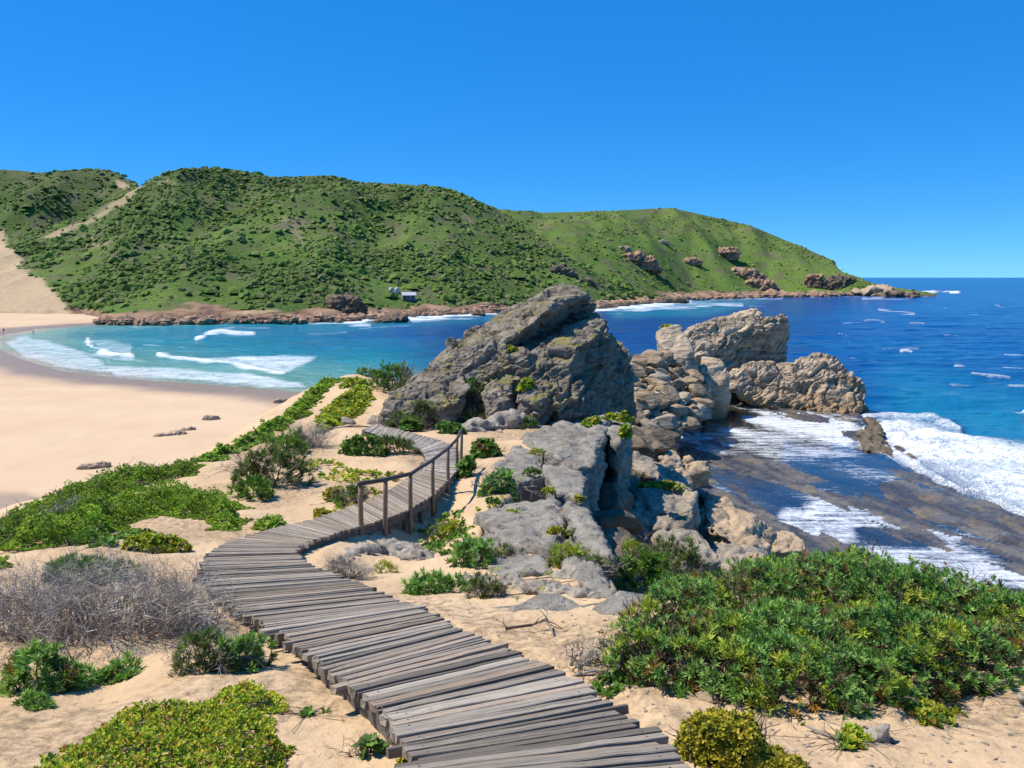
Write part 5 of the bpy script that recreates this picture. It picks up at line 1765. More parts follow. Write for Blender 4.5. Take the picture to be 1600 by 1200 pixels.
def creeper(name, poly, kind, pal, label, dens, size, height=0.06, red=0.0, seed=3, cat='ground cover', gaps=0.35, mat='juicy', woody=0.0):
    """a mat of leaves hugging the sand inside a picture polygon"""
    rng = np.random.default_rng(seed)
    W3 = np.array([S0(*q) for q in poly])
    x0, x1, y0, y1 = W3[:, 0].min() - 0.5, W3[:, 0].max() + 0.5, W3[:, 1].min() - 0.5, W3[:, 1].max() + 0.5
    n = int(0.82 * dens * (x1 - x0) * (y1 - y0))
    x = rng.uniform(x0, x1, n)
    y = rng.uniform(y0, y1, n)
    sd, _ = poly_sd(x, y, W3[:, :2])
    sc = math.sqrt((x1 - x0) * (y1 - y0))
    wob = fbm(xyz(x, y, seed) * 1.3, 4)
    wob2 = fbm(xyz(x, y, seed + 5) * 4.0, 3)
    keep = (sd + 0.10 * sc * 0.25 * wob * 2 + 0.06 * wob2 > 0.0) & (wob * 0.5 + wob2 * 0.6 > -gaps)
    x, y, sd = x[keep], y[keep], sd[keep]
    n = len(x)
    mound = sstep(0, 0.35 * max(0.3, sc * 0.15), sd)
    z = dune_z(x, y) + height * mound * (0.35 + 0.65 * rng.uniform(0, 1, n)) * (1 + 1.0 * fbm(xyz(x, y, 2) * 2.2, 3))
    p = np.stack([x, y, z], -1)
    c0 = p.mean(0)
    c0[2] = float(dune_z(np.array([c0[0]]), np.array([c0[1]]))[0])
    cols = pick(*PAL[pal], n, rng)
    patch = fbm(xyz(x, y, 11) * 0.9, 3)
    cols *= (1 + 0.45 * patch)[:, None]
    if red > 0:
        m = rng.uniform(0, 1, n) < red
        cols[m] = pick(*PAL['red'], m.sum(), rng)
    d = np.array([0, 0, 1.0]) + rng.normal(size=(n, 3)) * 0.45
    V, Fq, C = sprigs(kind, p - c0, d, 1.08 * size * rng.uniform(0.7, 1.3, n), cols, rng)
    root = empty(name, c0, label, cat)
    link('leaves', mesh_from('leaves', V, Fq, M[mat], False, C), root)
    ns = max(30, int(n * 0.02))
    i = rng.choice(n, ns)
    e = p[i] + np.stack([rng.normal(size=ns) * size * 4, rng.normal(size=ns) * size * 3, np.zeros(ns)], -1)
    e[:, 2] = dune_z(e[:, 0], e[:, 1]) + 0.01
    sg = np.concatenate([p[i] - c0, e - c0, np.full((ns, 1), size * 0.08), np.full((ns, 1), size * 0.04)], 1)
    if woody > 0:
        m = int(n * woody)
        i = rng.choice(n, m)
        q = p[i] - c0
        sg = np.concatenate([sg, np.concatenate([q - np.array([0, 0, 0.05]), q + rng.normal(size=(m, 3)) * np.array([0.2, 0.15, 0.08]) + np.array([0, 0, 0.1]), np.full((m, 1), 0.008), np.full((m, 1), 0.004)], 1)])
    TV, TF = tubes(sg, 3)
    TC = np.repeat(pick([(0.16, 0.11, 0.07), (0.24, 0.2, 0.16)], (1, 1), len(sg), rng), 6, 0)
    link('runners', mesh_from('runners', TV, TF, M['twig'], False, TC), root)['kind'] = 'stuff'
    return root
def surf_of(o, px, py):
    """front-most point of an object's surface nearest a pixel"""
    me = o.data
    V = np.zeros(len(me.vertices) * 3)
    me.vertices.foreach_get('co', V)
    V = V.reshape(-1, 3)
    a, b = proj(V)
    d = (a - px) ** 2 + (b - py) ** 2
    c = np.where(d < 6)[0]
    return V[c[np.argmin(V[c, 1])]] if len(c) else V[np.argmin(d)]

# ---- foreground shrubs
b0 = S(1270, 1045)
def big_bush():
    rng = np.random.default_rng(42)
    root = empty('large_shrub', b0 + np.array([0, 1.0, 0]), 'large dense green shrub with brown gaps at the right', 'bush')
    c = np.array(root.location)
    # domes placed where the photograph shows them: picture x, y of the top, width in pixels, distance
    dm = [(1020, 945, 150, 5.3), (1085, 905, 190, 5.7), (1180, 885, 220, 6.0), (1290, 872, 240, 6.2), (1400, 885, 250, 6.1), (1500, 905, 230, 6.0), (1590, 930, 240, 5.9), (1120, 960, 200, 5.0), (1240, 950, 260, 5.1), (1370, 950, 260, 5.1), (1480, 970, 200, 5.2), (1560, 985, 150, 5.4), (1230, 1005, 200, 4.6), (1130, 1005, 140, 4.7), (1330, 1015, 170, 4.6), (1680, 950, 220, 6.0), (1200, 868, 130, 7.2), (1330, 862, 150, 7.3), (1450, 885, 130, 7.2), (1010, 990, 110, 4.9), (1060, 1000, 130, 4.8), (1420, 1010, 130, 4.8)]
    lb = []
    for px, py, w, Y in dm:
        t = P(px, py, Y)
        k = depth(t) / F
        g = float(dune_z(np.array([t[0]]), np.array([t[1]]), False)[0])
        lb.append((t[0] - c[0], t[1] - c[1], g - c[2], w * k / 2, w * k / 2 * 0.8, max(0.2, t[2] - g)))
    p, d = shell(lb, 9800, rng, 0.86)
    n = len(p)
    d = d * 0.55 + np.array([0, -0.1, 0.5]) + rng.normal(size=(n, 3)) * 0.28
    f = fbm(p * 1.5 + 5, 3)
    cols = pick(*PAL['bluegreen'], n, rng)
    yl = fbm(p * 2.6 + 15, 3)
    cols = np.where((yl > 0.25)[:, None], cols * np.array([1.7, 1.2, 0.6]), cols)
    low = rng.uniform(0, 1, n)
    m = (f > 0.2) & (low < 0.25)
    cols[m] = pick(BROWN, (2, 2, 1), m.sum(), rng)
    thin = (f > 0.22) & (rng.uniform(0, 1, n) < 0.6)
    k = ~thin
    V, Fq, C = sprigs('fine', p[k], d[k], 0.053 * rng.uniform(0.65, 1.35, k.sum()), cols[k], rng)
    link('foliage', mesh_from('foliage', V, Fq, M['leaf'], False, C), root)
    # a dead brown skirt of older leaves under the green
    p2, d2 = shell(lb, 2000, rng, 0.55)
    p2 = p2 * np.array([1, 1, 1]) - np.array([0, 0, 0.06])
    V, Fq, C = sprigs('heath', p2, d2 + np.array([0, 0, 0.2]), 0.075 * rng.uniform(0.7, 1.3, len(p2)), pick([(0.14, 0.09, 0.045), (0.22, 0.12, 0.03), (0.06, 0.06, 0.02), (0.05, 0.085, 0.025)], (3, 1, 2, 3), len(p2), rng), rng)
    link('old_leaves', mesh_from('old_leaves', V, Fq, M['leaf'], False, C), root)
    segs = []
    for l in lb:
        s = twig_segs(10, l[3], l[4], l[5] * 1.05, rng, r0=0.011, levels=3)
        s[:, 0:3] += np.array(l[:3])
        s[:, 3:6] += np.array(l[:3])
        segs.append(s)
    sg = np.concatenate(segs)
    TV, TF = tubes(sg, 3)
    link('stems', mesh_from('stems', TV, TF, M['twig'], False, np.repeat(pick([(0.09, 0.06, 0.04), (0.16, 0.12, 0.09)], (2, 1), len(sg), rng), 6, 0)), root)
big_bush()

bush('yellow_shrub', 1145, 1195, 140, 100, 'tiny', 'yellow', 'rounded yellow-green shrub on the sand at the bottom right', dep=0.8, size=0.024, n=2600, nl=9, up=0.4, mat='juicy')
bush('yellow_shrub', 1225, 1215, 100, 48, 'tiny', 'yellow', 'lower yellow shrub joined to the right of the rounded one', dep=0.8, size=0.024, n=1200, nl=6, up=0.4, mat='juicy')
creeper('sea_purslane', [(1420, 1070), (1450, 1062), (1490, 1078), (1480, 1088), (1440, 1090), (1418, 1082)], 'juicy', 'lime', 'small pale green plant on the sand below the big shrub', 900, 0.04, 0.06, seed=12, gaps=0.9)
creeper('sea_purslane', [(1312, 1115), (1335, 1108), (1355, 1120), (1340, 1132), (1318, 1130)], 'juicy', 'lime', 'small pale green tuft beside the grey pitted stone', 1200, 0.04, 0.08, seed=13, gaps=0.9)
creeper('sea_purslane', [(1530, 1048), (1560, 1042), (1568, 1052), (1535, 1056)], 'juicy', 'green', 'tiny green plant under the right end of the big shrub', 900, 0.04, 0.05, seed=14, gaps=0.9)
creeper('sea_purslane', [(935, 1045), (960, 1035), (985, 1050), (970, 1064), (940, 1060)], 'juicy', 'green', 'small green plant between the driftwood and the big shrub', 900, 0.04, 0.07, seed=15, gaps=0.9)

dead_bush('dead_shrub', 130, 1010, 400, 125, 'wide tangle of grey dead twigs at the left', 330, 0.55, 21)
dead_bush('dead_shrub', 10, 1000, 240, 105, 'grey dead shrub at the very left edge behind the wide tangle', 130, 0.6, 22)
dead_bush('dead_shrub', 265, 985, 180, 85, 'grey dead shrub brushing the boardwalk bend', 100, 0.6, 23)
bush('heath_bush', 130, 912, 150, 50, 'heath', 'green', 'feathery green bush behind the grey dead tangle', dead=0.5, dep=0.7)
bush('heath_bush', 375, 1042, 90, 66, 'needle', 'bluegreen', 'green bush by the boardwalk edge right of the dead tangle', dep=0.8, size=0.06)
bush('heath_bush', 318, 1050, 100, 76, 'heath', 'heath', 'grey-green bush between the dead tangle and the green bush', dead=0.6, dep=0.8, size=0.06)
bush('heath_bush', 40, 1085, 130, 95, 'needle', 'bluegreen', 'green bush at the left edge in front of the dead tangle', dep=0.8, size=0.07, brown=0.1)
bush('heath_bush', 100, 1075, 70, 52, 'needle', 'bluegreen', 'small feathery green bush in front of the dead tangle', dep=0.8, size=0.07)
bush('heath_bush', 180, 1062, 70, 42, 'needle', 'bluegreen', 'small green sprig bush under the middle of the dead tangle', dep=0.8, size=0.06)
bush('heath_bush', 50, 1110, 60, 30, 'needle', 'bluegreen', 'tiny blue-green bush on the sand at the lower left', dep=0.8, size=0.05)
creeper('succulent_mat', [(20, 1178), (70, 1160), (150, 1120), (170, 1090), (235, 1082), (300, 1075), (350, 1055), (380, 1048), (420, 1050), (438, 1068), (400, 1080), (415, 1100), (450, 1120), (455, 1150), (400, 1165), (410, 1200), (300, 1260), (60, 1260), (10, 1210)], 'tiny', 'lime', 'broad yellow-green succulent mat at the lower left', 4200, 0.021, 0.12, 0.02, 31, gaps=0.8)
creeper('red_succulent', [(425, 1160), (440, 1152), (475, 1165), (485, 1178), (450, 1178), (428, 1172)], 'juicy', 'red', 'red-tipped succulent at the right end of the yellow-green mat', 700, 0.035, 0.05, 0.5, 32, gaps=0.5)
creeper('red_succulent', [(412, 1190), (428, 1184), (436, 1194), (420, 1200)], 'juicy', 'red', 'tiny red succulent below the red-tipped one', 900, 0.03, 0.04, 0.6, 33, gaps=0.8)
bush('leafy_sprout', 575, 1180, 60, 52, 'broad', 'green', 'leafy sprout with round leaves beside the near boardwalk edge', cat='plant', dep=0.6, size=0.05, n=16, nl=2, dead=0.15)
bush('leafy_sprout', 632, 1200, 22, 40, 'juicy', 'yellow', 'yellow-green sprig touching the near boardwalk edge', cat='plant', dep=0.6, size=0.035, n=60, nl=2)
creeper('seedling', [(462, 1068), (476, 1064), (492, 1072), (478, 1076)], 'broad', 'green', 'pair of small green seedlings left of the boardwalk', 500, 0.04, 0.04, seed=34, gaps=0.9)

# ---- left dune
creeper('creeper_mat', [(-60, 850), (0, 802), (60, 778), (110, 758), (170, 742), (240, 732), (280, 722), (300, 716), (312, 730), (270, 744), (215, 758), (170, 775), (130, 795), (60, 824), (0, 846), (-60, 884)], 'tiny', 'mat', 'long green creeper mat along the left dune crest', 1150, 0.046, 0.30, 0, 41, gaps=1.3, woody=0.04)
creeper('creeper_mat', [(-80, 890), (0, 848), (60, 820), (130, 800), (180, 780), (230, 766), (300, 762), (350, 770), (378, 785), (370, 815), (345, 818), (300, 805), (260, 802), (200, 812), (150, 835), (100, 842), (40, 850), (0, 862), (-80, 920)], 'tiny', 'mat', 'wide green creeper mat below the left dune crest', 1150, 0.044, 0.34, 0, 42, gaps=1.2)
creeper('creeper_mat', [(300, 716), (340, 700), (390, 678), (440, 648), (470, 630), (500, 612), (540, 590), (552, 592), (505, 625), (478, 645), (455, 655), (420, 680), (380, 695), (330, 718)], 'broad', 'mat', 'green creeper strip along the far dune crest above the beach', 300, 0.095, 0.30, 0, 43, gaps=1.3)
creeper('creeper_mat', [(490, 655), (510, 640), (540, 628), (575, 622), (582, 632), (560, 645), (530, 660), (500, 672)], 'broad', 'lime', 'bright green creeper patch on the far dune above the boardwalk end', 150, 0.12, 0.22, 0, 44, gaps=0.5)
creeper('creeper_mat', [(395, 808), (420, 802), (450, 806), (445, 818), (410, 822)], 'broad', 'mat', 'small separate creeper patch left of the boardwalk', 330, 0.07, 0.14, 0, 45, gaps=0.7)
creeper('creeper_mat', [(145, 848), (190, 828), (240, 826), (245, 834), (200, 842), (170, 850)], 'broad', 'green', 'thin creeper patch above the round lime bush', 200, 0.07, 0.08, 0, 46, gaps=0.2)
dead_bush('dead_creeper', 110, 812, 130, 34, 'dark dead twigs between the two green creeper mats', 120, 0.4, 47, r0=0.010, wild=0.5)
bush('lime_bush', 235, 862, 86, 36, 'juicy', 'lime', 'round lime-green bush on the sand left of the boardwalk bend', dep=0.7, size=0.06, mat='juicy')
bush('heath_bush', 130, 850, 44, 26, 'heath', 'green', 'small dark green bush at the foot of the wide creeper mat', dep=0.8)
bush('heath_bush', 415, 760, 110, 72, 'heath', 'heath', 'brown-green heath bush in the middle of the left dune', dead=0.7, dep=0.7, nl=8)
bush('heath_bush', 392, 780, 80, 44, 'heath', 'green', 'green bush in front of the brown-green heath bush', dep=0.7)
bush('heath_bush', 435, 712, 66, 34, 'heath', 'green', 'green bush just beyond the brown-green heath bush', dep=0.7)
dead_bush('dead_shrub', 480, 700, 60, 36, 'grey-brown twig bush left of the far boardwalk', 90, 0.6, 51, r0=0.012)
bush('heath_bush', 458, 700, 50, 32, 'heath', 'green', 'green bush touching the grey-brown twig bush', dep=0.7)
bush('heath_bush', 572, 712, 76, 40, 'juicy', 'green', 'bright green bush inside the far bend of the boardwalk', dep=0.6, size=0.12)
bush('heath_bush', 620, 710, 60, 28, 'heath', 'heath', 'low brown-green bush at the inner edge of the far boardwalk', dead=0.3, dep=0.6)
bush('heath_bush', 610, 610, 78, 44, 'heath', 'green', 'green bush on the dune top left of the crag', dep=0.7, dead=0.5, nl=8, size=0.22)
bush('heath_bush', 632, 622, 40, 36, 'heath', 'heath', 'darker bush against the left foot of the crag', dep=0.7, dead=0.3, size=0.22)
bush('heath_bush', 578, 590, 50, 18, 'heath', 'green', 'low green bush on the skyline of the far dune', dep=0.7, size=0.22)
bush('heath_bush', 630, 672, 70, 30, 'heath', 'heath', 'brown heath bush beside the end of the boardwalk', dead=0.5, dep=0.6, size=0.18)
bush('lime_bush', 640, 675, 48, 24, 'juicy', 'green', 'bright green bush at the end of the boardwalk', dep=0.6, size=0.16)
bush('lime_bush', 548, 605, 44, 14, 'juicy', 'lime', 'yellow-green cushion on the far dune crest', dep=0.6, size=0.2)
bush('heath_bush', 545, 790, 46, 34, 'heath', 'heath', 'grey-brown bush behind the first handrail post', dead=0.8, dep=0.7)
bush('lime_bush', 520, 782, 24, 28, 'juicy', 'yellow', 'yellow-green bush left of the grey-brown one by the rail', dep=0.7, size=0.09)
bush('lime_bush', 502, 812, 34, 18, 'juicy', 'yellow', 'small yellow-green cushion at the outer deck edge', dep=0.7, size=0.07)
bush('heath_bush', 540, 802, 30, 18, 'grass', 'lime', 'small feathery lime plant by the deck edge', dep=0.7, size=0.14)
creeper('low_herbs', [(470, 725), (500, 715), (540, 722), (590, 735), (640, 735), (625, 745), (570, 750), (530, 748), (490, 740)], 'juicy', 'lime', 'scattered low yellow-green herbs inside the boardwalk bend', 60, 0.10, 0.10, 0, 52, gaps=0.05)
creeper('low_herbs', [(500, 765), (540, 755), (600, 760), (590, 775), (540, 778)], 'juicy', 'lime', 'scattered low herbs before the first rail post', 50, 0.09, 0.08, 0, 53, gaps=0.0)

# ---- right of the boardwalk
bush('heath_bush', 757, 716, 64, 34, 'juicy', 'green', 'dark green bush just right of the far handrail posts', dep=0.7, size=0.13, brown=0.1)
bush('heath_bush', 780, 770, 74, 48, 'juicy', 'bluegreen', 'green and brown bush on the sand right of the handrail', dep=0.7, dead=0.6, size=0.12)
bush('heath_bush', 730, 745, 30, 40, 'juicy', 'green', 'dark green plant growing along the deck beneath the rail', dep=0.7, size=0.13)
bush('heath_bush', 735, 660, 90, 30, 'heath', 'heath', 'pale heath bush on the sand behind the far handrail', dead=0.8, dep=0.6, size=0.18)
bush('heath_bush', 700, 678, 44, 20, 'juicy', 'green', 'green bush behind the last handrail post', dep=0.6, size=0.15)
bush('heath_bush', 740, 622, 46, 40, 'heath', 'green', 'green bush at the foot of the crag above the sand', dep=0.6, size=0.22, dead=0.3)
bush('heath_bush', 757, 638, 36, 26, 'heath', 'heath', 'brown bush below the green one at the crag foot', dep=0.6, size=0.2, dead=0.5)
bush('lime_bush', 832, 606, 26, 20, 'juicy', 'lime', 'upper lime cushion among the boulders below the crag', dep=0.6, size=0.2)
bush('lime_bush', 882, 608, 26, 18, 'juicy', 'lime', 'lime cushion among boulders against the crag face', dep=0.6, size=0.2)
bush('lime_bush', 850, 652, 44, 22, 'juicy', 'lime', 'yellow-green bush on the sand below the crag', dep=0.6, size=0.18)
bush('heath_bush', 875, 660, 48, 20, 'heath', 'lime', 'feathery pale bush right of the yellow-green one', dep=0.6, size=0.2)
bush('lime_bush', 862, 632, 36, 16, 'juicy', 'lime', 'lime plant tucked between the boulders and the crag', dep=0.6, size=0.18)
bush('heath_bush', 820, 670, 34, 18, 'heath', 'green', 'small green bush beside the jagged limestone', dep=0.6, size=0.18)
for px, py, w, h, lb in [(925, 668, 34, 14, 'mossy cushion on the cliff top nearest the crag'), (956, 662, 24, 14, 'mossy cushion on the pillar, left half'), (976, 664, 24, 18, 'mossy cushion on the pillar, right half'), (975, 690, 20, 26, 'green tuft hanging on the side of the pillar')]:
    bush('moss_cushion', px, py, w, h, 'juicy', 'lime', lb, 'moss', None, 0.6, size=0.16, nl=3, at=S0(px, py) + np.array([0, 0, 0.1]))
bush('heath_bush', 742, 885, 70, 52, 'needle', 'bluegreen', 'rounded blue-green bush on the sand right of the handrail shadow', dep=0.7, size=0.09)
bush('heath_bush', 700, 845, 42, 34, 'heath', 'lime', 'yellow-green bush beside the deck shadow', dep=0.7, dead=0.3)
bush('heath_bush', 690, 925, 150, 40, 'needle', 'bluegreen', 'low green hedge of shrubs above the boardwalk', dep=0.4, size=0.085, nl=9)
bush('heath_bush', 600, 895, 34, 20, 'grass', 'lime', 'small lime tuft at the left end of the low hedge', dep=0.6, size=0.1)
bush('heath_bush', 760, 935, 60, 40, 'heath', 'heath', 'brown twiggy bush at the right end of the low hedge', dead=1.2, dep=0.6)
dead_bush('dead_shrub', 535, 905, 66, 34, 'pale dead shrub in the inner bend of the boardwalk', 110, 0.6, 61, r0=0.007)
bush('heath_bush', 790, 878, 50, 34, 'heath', 'heath', 'twiggy olive bush behind the rounded blue-green one', dead=0.7, dep=0.6)
bush('heath_bush', 890, 890, 80, 44, 'heath', 'lime', 'olive twiggy bush on the cliff edge above the gully', dead=1.2, dep=0.6)
bush('heath_bush', 935, 905, 50, 44, 'heath', 'heath', 'dark olive bush spilling over the cliff edge', dead=0.8, dep=0.6)
creeper('low_herbs', [(640, 800), (690, 770), (720, 780), (730, 830), (700, 850), (660, 850)], 'juicy', 'green', 'scattered green plants in the shade of the boardwalk', 70, 0.08, 0.10, 0, 62, gaps=0.0)
creeper('low_herbs', [(740, 800), (800, 720), (850, 740), (870, 800), (820, 860), (760, 870)], 'juicy', 'lime', 'sparse yellow-green herbs on the sand among the grey slabs', 26, 0.07, 0.06, 0, 63, gaps=-0.15)
creeper('low_herbs', [(770, 850), (880, 855), (900, 900), (820, 930), (770, 910)], 'grass', 'lime', 'sparse dry herbs between the slab and the limestone', 40, 0.10, 0.05, 0, 64, gaps=-0.05)

for px, py, w, h, kd, pl, lb in [(888, 700, 34, 8, 'tiny', 'lime', 'thin yellow-green patch in the middle of the long cliff slab'), (858, 772, 26, 12, 'tiny', 'lime', 'olive cushion in the crack below the smooth grey slab'), (905, 785, 22, 12, 'tiny', 'yellow', 'yellow cushion at the cliff edge beside the smooth slab'), (832, 742, 30, 12, 'tiny', 'green', 'green cushion left of the smooth grey slab'), (872, 836, 34, 12, 'tiny', 'yellow', 'ochre cushion between the broad slab and the cliff'), (905, 840, 44, 10, 'tiny', 'heath', 'brownish mat on the cracked slab above the gully'), (800, 806, 24, 9, 'tiny', 'lime', 'lime tuft on the broad flat slab'), (840, 712, 30, 10, 'heath', 'lime', 'pale tuft at the left rim of the long cliff slab'), (770, 790, 30, 14, 'tiny', 'green', 'green tuft at the upper rim of the broad flat slab')]:
    bush('cushion_plant', px, py, w, h, kd, pl, lb, 'plant', None, 0.6, size=0.07, nl=3, at=S0(px, py) + np.array([0, 0, 0.0]))

def cbush(name, px, py, w, h, kind, pal, label, **kw):
    return bush(name, px, py, w, h, kind, pal, label, at=surf_of(crag, px, py) + np.array([0, -0.5, -0.15]), **kw)
cbush('heath_bush', 735, 612, 40, 34, 'heath', 'green', 'green bush growing on the lower front of the crag', dep=0.5, size=0.2, dead=0.3)
cbush('lime_bush', 822, 604, 34, 22, 'juicy', 'lime', 'lime cushion on the ledge in front of the crag', dep=0.5, size=0.17)
cbush('lime_bush', 868, 622, 40, 22, 'juicy', 'lime', 'lime cushion spread at the right foot of the crag', dep=0.5, size=0.17)
cbush('moss_cushion', 800, 545, 24, 12, 'juicy', 'lime', 'green cushion in the joint between the two crag slabs', dep=0.5, size=0.14, cat='moss')
cbush('heath_bush', 660, 640, 44, 24, 'heath', 'heath', 'brown bush at the left toe of the crag', dep=0.5, size=0.17, dead=0.5)

# gully plants stand on the boulders, below the cliff
def gbush(name, px, py, Y, w, h, kind, pal, label, **kw):
    return bush(name, px, py, w, h, kind, pal, label, at=P(px, py, Y), **kw)
gbush('heath_bush', 1005, 930, 13.0, 100, 72, 'needle', 'green', 'green bush in the gully left of the big shrub', dep=0.7, size=0.13, nl=7)
gbush('heath_bush', 1055, 905, 15.0, 130, 62, 'heath', 'heath', 'brown-green heath bush in the gully above the big shrub', dep=0.7, dead=1.0, nl=8, size=0.15)
gbush('lime_bush', 985, 868, 17.0, 40, 20, 'grass', 'lime', 'bright lime tuft at the edge of the dark gully', dep=0.7, size=0.2)
gbush('moss_cushion', 1035, 765, 31.5, 66, 10, 'juicy', 'lime', 'yellow moss patch on top of the mossy boulder', dep=0.5, size=0.14, cat='moss')
gbush('moss_cushion', 1044, 513, 104.0, 24, 4, 'juicy', 'lime', 'lime moss on top of the tall dark-sided block', dep=0.5, size=0.4, cat='moss')

# ---- driftwood, litter
def driftwood(name, pts, r, label, branches=6, seed=1):
    rng = np.random.default_rng(seed)
    q = [S(px, py) + np.array([0, 0, 0.02 + lift]) for px, py, lift in pts]
    root = empty(name, q[0], label, 'driftwood')
    segs = []
    n = len(q)
    for k in range(n - 1):
        segs.append(np.concatenate([q[k] - q[0], q[k + 1] - q[0], [r * (1 - 0.7 * k / n)], [r * (1 - 0.7 * (k + 1) / n)]]))
    for b in range(branches):
        k = rng.integers(0, n - 1)
        p = q[k] + (q[k + 1] - q[k]) * rng.uniform() - q[0]
        d = rng.normal(size=3) * np.array([1, 0.6, 0.5]) + np.array([0, 0, 0.5])
        d /= np.linalg.norm(d)
        L = rng.uniform(0.10, 0.3)
        for s in range(3):
            e = p + d * L / 3
            segs.append(np.concatenate([p, e, [r * 0.4 * (1 - s / 4)], [r * 0.4 * (1 - (s + 1) / 4)]]))
            p = e
            d = d + rng.normal(size=3) * 0.35
            d /= np.linalg.norm(d)
    TV, TF = tubes(np.array(segs), 6)
    link('branch', mesh_from('branch', TV, TF, M['twig'], True, np.repeat(pick(GREYT, (2, 2, 2, 2), len(segs), rng) * 0.8, 12, 0)), root)
driftwood('driftwood', [(955, 1062, 0), (975, 1045, 0.05), (1000, 1040, 0.08), (1040, 1038, 0.05), (1070, 1034, 0.02)], 0.016, 'curved driftwood branch in front of the big shrub', 5, 71)
driftwood('driftwood', [(900, 1058, 0), (930, 1056, 0.02), (950, 1066, 0.0)], 0.012, 'grey branch lying by the dead twig bush', 6, 72)
driftwood('driftwood', [(790, 985, 0), (830, 985, 0.03), (855, 978, 0.05), (865, 996, 0.0)], 0.014, 'dark dead branch on the sand above the boardwalk', 9, 73)
driftwood('driftwood', [(600, 1165, 0.1), (612, 1152, 0.14), (628, 1158, 0.1), (630, 1175, 0.0)], 0.010, 'bent root beside the leafy sprout', 3, 74)
driftwood('driftwood', [(1262, 1140, 0), (1300, 1160, 0.01), (1340, 1180, 0.0), (1370, 1200, 0)], 0.008, 'thin stick lying on the sand right of the yellow bushes', 2, 75)
driftwood('driftwood', [(510, 672, 0), (550, 668, 0.05), (590, 668, 0)], 0.05, 'dead log at the far end of the boardwalk', 4, 76)
dead_bush('dead_shrub', 910, 1050, 80, 64, 'bare grey twig bush by the boardwalk and the big shrub', 26, 0.7, 81, r0=0.007, wild=0.5)

def litter():
    rng = np.random.default_rng(99)
    n = 1000
    px = rng.uniform(0, 1600, n)
    py = rng.uniform(700, 1200, n)
    p = np.array([S0(a, b) for a, b in zip(px, py)])
    sd, _ = poly_sd(p[:, 0], p[:, 1], PLAT)
    p = p[sd > 0.2]
    n = len(p)
    p[:, 2] = dune_z(p[:, 0], p[:, 1]) + 0.006
    a = rng.uniform(0, 6.28, n)
    L = rng.uniform(0.015, 0.02 + 0.009 * np.clip(p[:, 1], 2, 16), n)
    e = p + np.stack([np.cos(a) * L, np.sin(a) * L, rng.uniform(0, 0.02, n)], -1)
    e[:, 2] = np.maximum(e[:, 2], dune_z(e[:, 0], e[:, 1]) + 0.004)
    r = rng.uniform(0.0012, 0.0012 + 0.0003 * np.clip(p[:, 1], 2, 16), n)
    sg = np.concatenate([p, e, r[:, None], r[:, None] * 0.6], 1)
    TV, TF = tubes(sg, 3)
    C = np.repeat(pick([(0.12, 0.08, 0.05), (0.25, 0.2, 0.15), (0.07, 0.05, 0.035)], (2, 1, 2), n, rng), 6, 0)
    o = link('twig_litter', mesh_from('twig_litter', TV, TF, M['twig'], False, C))
    o['kind'] = 'stuff'
    o['label'] = 'dry twigs scattered over the sand'
    o['category'] = 'litter'
    tv, tf = ico(1)
    m = 900
    px = rng.uniform(700, 1640, m)
    py = rng.uniform(930, 1230, m)
    p = np.array([S0(a, b) for a, b in zip(px, py)])
    p[:, 2] = dune_z(p[:, 0], p[:, 1])
    r = rng.uniform(0.004, 0.016, m)
    V = tv[None] * rng.uniform(0.6, 1.3, (m, len(tv), 1)) * (r[:, None, None] * np.array([1.2, 1, 0.7])) + p[:, None]
    o = link('pebbles', mesh_from('pebbles', V.reshape(-1, 3), (tf[None] + (np.arange(m) * len(tv))[:, None, None]).reshape(-1, 3), M['pock'], False))
    o['kind'] = 'stuff'
    o['label'] = 'small stones and crumbs of limestone on the sand'
    o['category'] = 'pebbles'
litter()

# ------------------------------------------------------------------ hut, tanks, mast
def boxm(name, lo, hi, mat, parent):
    lo, hi = np.array(lo, float), np.array(hi, float)
    V = np.array([[(lo, hi)[i][0], (lo, hi)[j][1], (lo, hi)[k][2]] for i in (0, 1) for j in (0, 1) for k in (0, 1)])
    Fq = np.array([(0, 1, 3, 2), (4, 6, 7, 5), (0, 4, 5, 1), (2, 3, 7, 6), (0, 2, 6, 4), (1, 5, 7, 3)])
    return link(name, mesh_from(name, V, Fq, mat, False), parent)

M['hutwall'] = m_plain('hut_wall', (0.30, 0.30, 0.30), 0.8, 0.15, 0.8)
M['hutroof'] = m_plain('hut_roof', (0.46, 0.48, 0.52), 0.5, 0.12, 0.5)
M['glass'] = m_plain('dark_glass', (0.03, 0.035, 0.045), 0.15, 0.2, 0.5)
M['white'] = m_plain('white_tank', (0.48, 0.47, 0.44), 0.5, 0.1, 1.0)
hp = on_hill(HA, 638, 468)
hut = empty('beach_hut', hp + np.array([0, 0, 0.4]), 'small grey hut with a pale roof at the foot of the hill', 'hut')
hut.rotation_euler = (0, 0, 0.28)
boxm('wall', (-3.6, -2.0, -1.5), (3.6, 2.2, 2.3), M['hutwall'], hut)
V = np.array([(-4.1, -3.4, 2.15), (4.1, -3.4, 2.15), (4.1, 0.3, 3.9), (-4.1, 0.3, 3.9), (4.1, 2.7, 2.6), (-4.1, 2.7, 2.6)])
V = np.concatenate([V, V - np.array([0, 0, 0.15])])
link('roof', mesh_from('roof', V, np.array([(0, 1, 2, 3), (3, 2, 4, 5), (6, 9, 8, 7), (9, 11, 10, 8), (0, 6, 7, 1), (5, 4, 10, 11)]), M['hutroof'], False), hut)
w = boxm('door', (-2.9, -2.06, -0.2), (-1.9, -1.99, 1.85), M['glass'], hut)
boxm('handle', (-2.08, -2.12, 0.75), (-2.0, -2.05, 0.95), M['white'], w)
